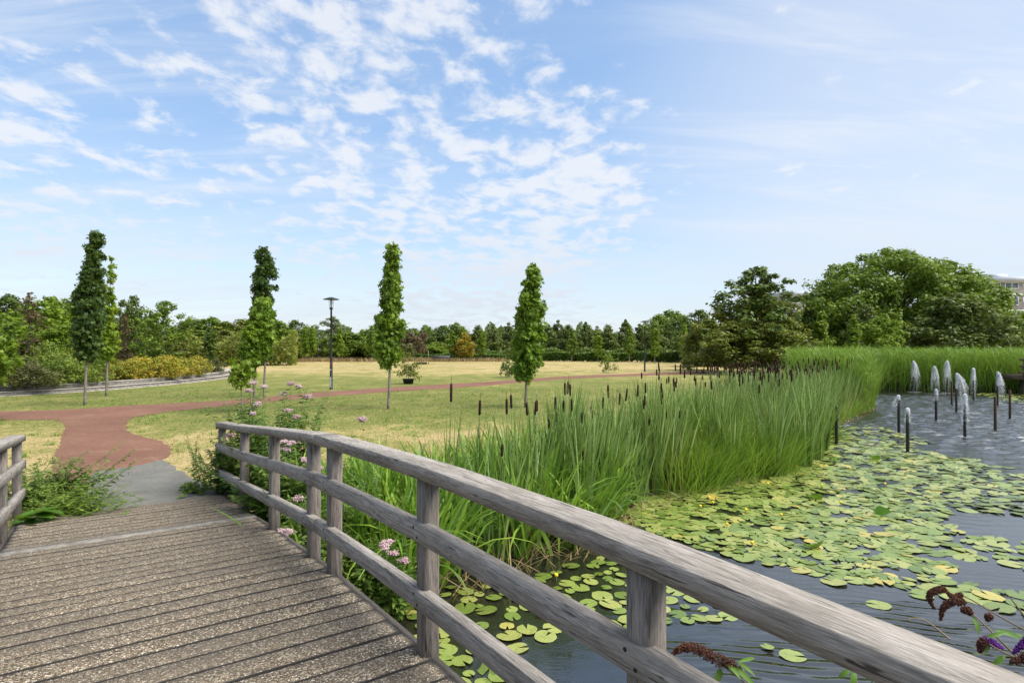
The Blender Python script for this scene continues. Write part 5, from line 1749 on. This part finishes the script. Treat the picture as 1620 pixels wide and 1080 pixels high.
agrimony(400, 8.9, [(400, 606, 8.9), (418, 612, 8.8), (392, 618, 8.8)], 'pink flowering herb reaching highest behind the far end of the rail', 3)
agrimony(455, 8.3, [(460, 608, 8.3), (474, 612, 8.4), (448, 624, 8.3), (486, 628, 8.3)], 'tall herb with pale pink heads above the middle of the far rail', 4)
agrimony(430, 8.0, [(402, 655, 8.0), (408, 640, 8.1), (456, 650, 8.0), (470, 660, 8.0)], 'herb with a pink cluster just above the top rail', 3, 12, 0.12, 12)
agrimony(372, 8.6, [(390, 690, 8.3), (365, 690, 8.4)], 'leafy herb filling the rail beside the last bridge post', 2, 14, 0.10, 16)
agrimony(445, 7.1, [(448, 700, 6.9), (462, 702, 6.9), (482, 728, 6.8), (454, 712, 6.9)], 'herb with pink heads seen between top and middle rail', 4, 12, 0.11, 14)
agrimony(505, 6.6, [(503, 742, 6.4), (518, 770, 6.3), (470, 790, 6.3)], 'pink flowering herb showing behind the paired posts', 3, 12, 0.10, 12)
agrimony(470, 6.2, [(445, 842, 5.9), (458, 842, 5.9)], 'low herb with a pink head at the deck edge', 2, 10, 0.09, 8)
agrimony(615, 6.3, [(608, 866, 5.8), (624, 876, 5.8), (638, 888, 5.8), (612, 858, 5.9)], 'low herb with faded pink heads under the middle rail', 4, 10, 0.09, 7)
agrimony(578, 6.9, [(572, 664, 6.9)], 'sparse herb with a small pink head rising above the rail among iris', 1, 8, 0.08, 4)

# nettles at the right side of the deck end
X, Y = gp(333, 775)
herb('nettle', (X, Y, 0), [(-0.42, 0.1, 0.86), (-0.30, 0.25, 0.78), (-0.22, 0.05, 0.62), (-0.55, 0.3, 0.72)], 0.09, 20, 0.006, 'drystem', 'nettle_leaf', 'leggy leaning nettle at the right corner of the bridge end', 'nettle', droop=0.6, t0=0.35, bend=0.10)
X, Y = gp(312, 780)
herb('weed', (X, Y, 0), [(rng.normal(0, .22), rng.normal(0, .12), rng.uniform(0.08, 0.2)) for _ in range(16)], 0.09, 6, 0.003, 'stem', 'weed_leaf', 'low bright green weed at the right corner of the bridge end', 'weed', tmpl=OVAL_T, tris=[(0, 1, 2), (0, 2, 3), (0, 3, 4), (0, 4, 5)], spread=0.2)
X, Y = gp(390, 800)
# nettles and weeds on the left side
X, Y = gp(62, 800)
herb('nettle', (X, Y, 0), [(1.05, 0.35, 0.70), (0.80, 0.5, 0.78), (0.55, 0.2, 0.52), (0.35, 0.45, 0.66), (0.1, 0.1, 0.6), (0.95, 0.1, 0.42), (0.7, -0.1, 0.35), (0.2, -0.1, 0.45)], 0.10, 26, 0.007, 'drystem', 'nettle_leaf', 'big nettle clump leaning right at the left corner of the bridge end', 'nettle', droop=0.5, t0=0.2, bend=0.14, spread=0.14)
herb('nettle', (X - 0.1, Y + 0.1, 0), [(rng.normal(0.3, .4), rng.normal(0, .2), rng.uniform(0.2, 0.62)) for _ in range(60)], 0.12, 18, 0.005, 'stem', 'nettle_leaf', 'dense dark lower nettle growth beside the left bridge rail', 'nettle', droop=0.4, spread=0.3)
X, Y = gp(110, 812)
herb('weed', (X, Y, 0), [(rng.normal(0, .5), rng.normal(0, .15), rng.uniform(0.08, 0.40)) for _ in range(90)], 0.08, 12, 0.003, 'stem', 'weed_leaf', 'sprawling yellow green weed spilling onto the deck from the left', 'weed', spread=0.34, droop=0.1)
X, Y = gp(30, 832)
root = empty('dock_plant', (X, Y, -0.05))
V = []; Fc = []
BT = np.array([(0, 0, 0), (.22, .15, .03), (.30, .45, .05), (.2, .8, 0), (0, 1, -.08), (-.2, .8, 0), (-.30, .45, .05), (-.22, .15, .03), (0, .5, -.03)])
BF = [(8, i, (i + 1) % 8) for i in range(8)]
n = 9
aa = rng.uniform(-0.9, 1.2, n)
pos = np.stack([rng.normal(0, .1, n), rng.normal(0, .08, n), rng.uniform(0.02, .2, n)], -1)
yd = nrm(np.stack([np.cos(aa), np.sin(aa), rng.uniform(-.1, .35, n)], -1))
x_ = nrm(np.cross(yd, np.array([0, 0, 1.0]) + .2 * rng.normal(size=(n, 3)))); nn_ = np.cross(x_, yd)
VV = pos[:, None] + 0.34 * (BT[None, :, 0:1] * x_[:, None] + BT[None, :, 1:2] * yd[:, None] + BT[None, :, 2:3] * nn_[:, None])
link('leaves', mesh('leaves', VV.reshape(-1, 3), (np.array(BF)[None] + (np.arange(n) * 9)[:, None, None]).reshape(-1, 3), True), M['broad_leaf'], root)
tag(root, 'broad glossy green leaves beside the foot of the left rail', 'weed')

X, Y = gp(1292, 692, WATER)
herb('weed', (X, Y, WATER), [(rng.normal(0, .55), rng.normal(0, .3), rng.uniform(0.15, 0.6)) for _ in range(90)], 0.16, 9, 0.005, 'stem', 'weed_leaf', 'yellow green waterside weed at the foot of the far cattails', 'weed', spread=0.5, droop=0.1)
# ------------------------------------------------------------------ buddleia by the camera
def P3(x, y, Y): return np.array([at(x, Y), Y, CAMH - (y - HZ) * Y / F])


def budd(name, stems, leaves, spikes, label):
    """stems: polylines of (px,py,Y); leaves: (px,py,Y, px2,py2, Y2); spikes: (polyline, radius, mat)"""
    p0 = P3(*stems[0][0])
    root = empty(name, tuple(p0))
    mb = MB()
    for st in stems:
        pts = [P3(*s_[:3]) - p0 for s_ in st]
        pts = smooth_line(pts, 5)
        mb.tube(pts, list(np.linspace(0.0035, 0.0018, len(pts))), 6)
    mb.build('branch', M['drystem'], root, True)
    for (a, b, wd) in leaves:
        A_, B_ = P3(*a) - p0, P3(*b) - p0
        L = np.linalg.norm(B_ - A_)
        yv = (B_ - A_) / L
        nv = np.array([0.2, -0.75, 0.6]); nv /= np.linalg.norm(nv)
        xv = np.cross(yv, nv); xv /= np.linalg.norm(xv); nv = np.cross(xv, yv)
        V = []; nseg = 8
        for i in range(nseg + 1):
            t = i / nseg
            hw = wd * math.sin(math.pi * min(1, t * 0.96 + 0.03)) ** 0.8 * (1 - 0.35 * t)
            sag = 0.10 * L * math.sin(math.pi * t) 
            c = A_ + yv * L * t + nv * sag
            V += [c - xv * hw + nv * hw * 0.35, c, c + xv * hw + nv * hw * 0.35]
        Fq = []
        for i in range(nseg):
            for j in (0, 1):
                k = i * 3 + j
                Fq.append((k, k + 1, k + 4, k + 3))
        link('leaf', mesh('leaf', V, [Fq], True), M['buddleia_leaf'], root)
    for (line, rad, mt) in spikes:
        pts = np.array(smooth_line([P3(*s_) - p0 for s_ in line], 8))
        k = int(520 * len(line))
        t = rng.random(k)
        ii = np.minimum((t * (len(pts) - 1)).astype(int), len(pts) - 2); f = t * (len(pts) - 1) - ii
        c = pts[ii] * (1 - f)[:, None] + pts[ii + 1] * f[:, None]
        w = rad * np.interp(t, [0, 0.15, 0.6, 1], [0.7, 1.0, 0.8, 0.25]) * (1 + 0.25 * np.sin(t * 40))
        pos = c + sph(k) * (w * rng.uniform(0.55, 1.0, k))[:, None]
        V, Fb = beads(pos, rng.uniform(0.0013, 0.0028, k))
        # ragged little capsules
        V += rng.normal(size=V.shape) * 0.0007
        link('flower_spike', mesh('flower_spike', V, Fb), M[mt], root)
    tag(root, label, 'shrub branch')


budd('buddleia_branch',
     [[(1215, 1110, 1.9), (1165, 1068, 1.9), (1135, 1046, 1.92), (1100, 1030, 1.95)], [(1200, 1095, 1.9), (1176, 1060, 1.9), (1170, 1046, 1.9)]],
     [((1148, 1046, 1.92), (1200, 1092, 1.88), 0.013), ((1166, 1046, 1.9), (1196, 1070, 1.86), 0.008), ((1168, 1046, 1.9), (1194, 1040, 1.95), 0.007), ((1140, 1056, 1.92), (1130, 1082, 1.9), 0.014), ((1150, 1050, 1.9), (1172, 1075, 1.85), 0.010)],
     [([(1160, 1052, 1.9), (1130, 1040, 1.92), (1100, 1025, 1.95), (1080, 1024, 1.95), (1062, 1036, 1.95)], 0.021, 'dry_flower')],
     'buddleia branch with one thick dead brown flower spike by the near post')
budd('buddleia_branch',
     [[(1370, 1100, 1.75), (1350, 1070, 1.78), (1352, 1055, 1.8)]],
     [((1350, 1062, 1.78), (1330, 1045, 1.8), 0.008), ((1352, 1060, 1.78), (1344, 1086, 1.76), 0.012), ((1366, 1052, 1.78), (1380, 1082, 1.76), 0.009), ((1345, 1058, 1.78), (1326, 1070, 1.78), 0.009)],
     [([(1392, 1066, 1.75), (1398, 1080, 1.75), (1404, 1096, 1.75)], 0.010, 'purple_flower')],
     'buddleia shoot with fresh leaves and a purple tip under the handrail')
budd('buddleia_branch',
     [[(1650, 1010, 2.1), (1610, 990, 2.12), (1565, 965, 2.15), (1530, 945, 2.2), (1500, 938, 2.2), (1478, 930, 2.2)], [(1620, 1050, 2.0), (1590, 1020, 2.0), (1560, 990, 2.05), (1535, 968, 2.08), (1510, 955, 2.1), (1490, 962, 2.1)],
      [(1620, 1045, 1.9), (1585, 1030, 1.95), (1560, 1015, 2.0)], [(1640, 1000, 2.1), (1610, 960, 2.1), (1596, 942, 2.1)], [(1502, 1010, 2.2), (1470, 985, 2.2), (1450, 977, 2.2), (1435, 980, 2.2)]],
     [((1536, 972, 2.08), (1548, 1004, 2.05), 0.012), ((1574, 996, 2.05), (1616, 1012, 2.05), 0.012), ((1560, 1008, 2.02), (1558, 1034, 2.0), 0.012), ((1556, 1008, 2.0), (1592, 1000, 2.0), 0.008), ((1590, 1036, 1.95), (1566, 1052, 1.95), 0.010)],
     [([(1494, 932, 2.2), (1478, 934, 2.2), (1470, 945, 2.2), (1478, 962, 2.2)], 0.014, 'dry_flower'), ([(1520, 940, 2.2), (1508, 944, 2.2), (1496, 934, 2.2)], 0.011, 'dry_flower'), ([(1524, 952, 2.1), (1505, 952, 2.1), (1492, 962, 2.1), (1488, 980, 2.1)], 0.014, 'dry_flower'),
      ([(1534, 968, 2.08), (1528, 964, 2.08), (1522, 966, 2.08)], 0.014, 'dry_flower'), ([(1562, 978, 2.08), (1566, 974, 2.08), (1560, 972, 2.08)], 0.011, 'dry_flower'), ([(1560, 1010, 2.0), (1572, 1018, 2.0), (1586, 1024, 2.0)], 0.012, 'purple_flower'), ([(1556, 1012, 2.0), (1552, 1022, 2.0), (1550, 1030, 2.0)], 0.014, 'dry_flower')],
     'buddleia branch with curled dry seed heads arching over the water at right')
budd('buddleia_branch',
     [[(1660, 1080, 1.7), (1640, 1050, 1.72), (1625, 1030, 1.75)]],
     [((1630, 1020, 1.75), (1606, 1000, 1.78), 0.010)],
     [([(1640, 1000, 1.75), (1620, 1016, 1.75), (1604, 1032, 1.75)], 0.012, 'purple_flower'), ([(1650, 1030, 1.7), (1625, 1040, 1.7), (1600, 1046, 1.7)], 0.017, 'dry_flower')],
     'buddleia tip with a fresh purple flower head at the right edge')
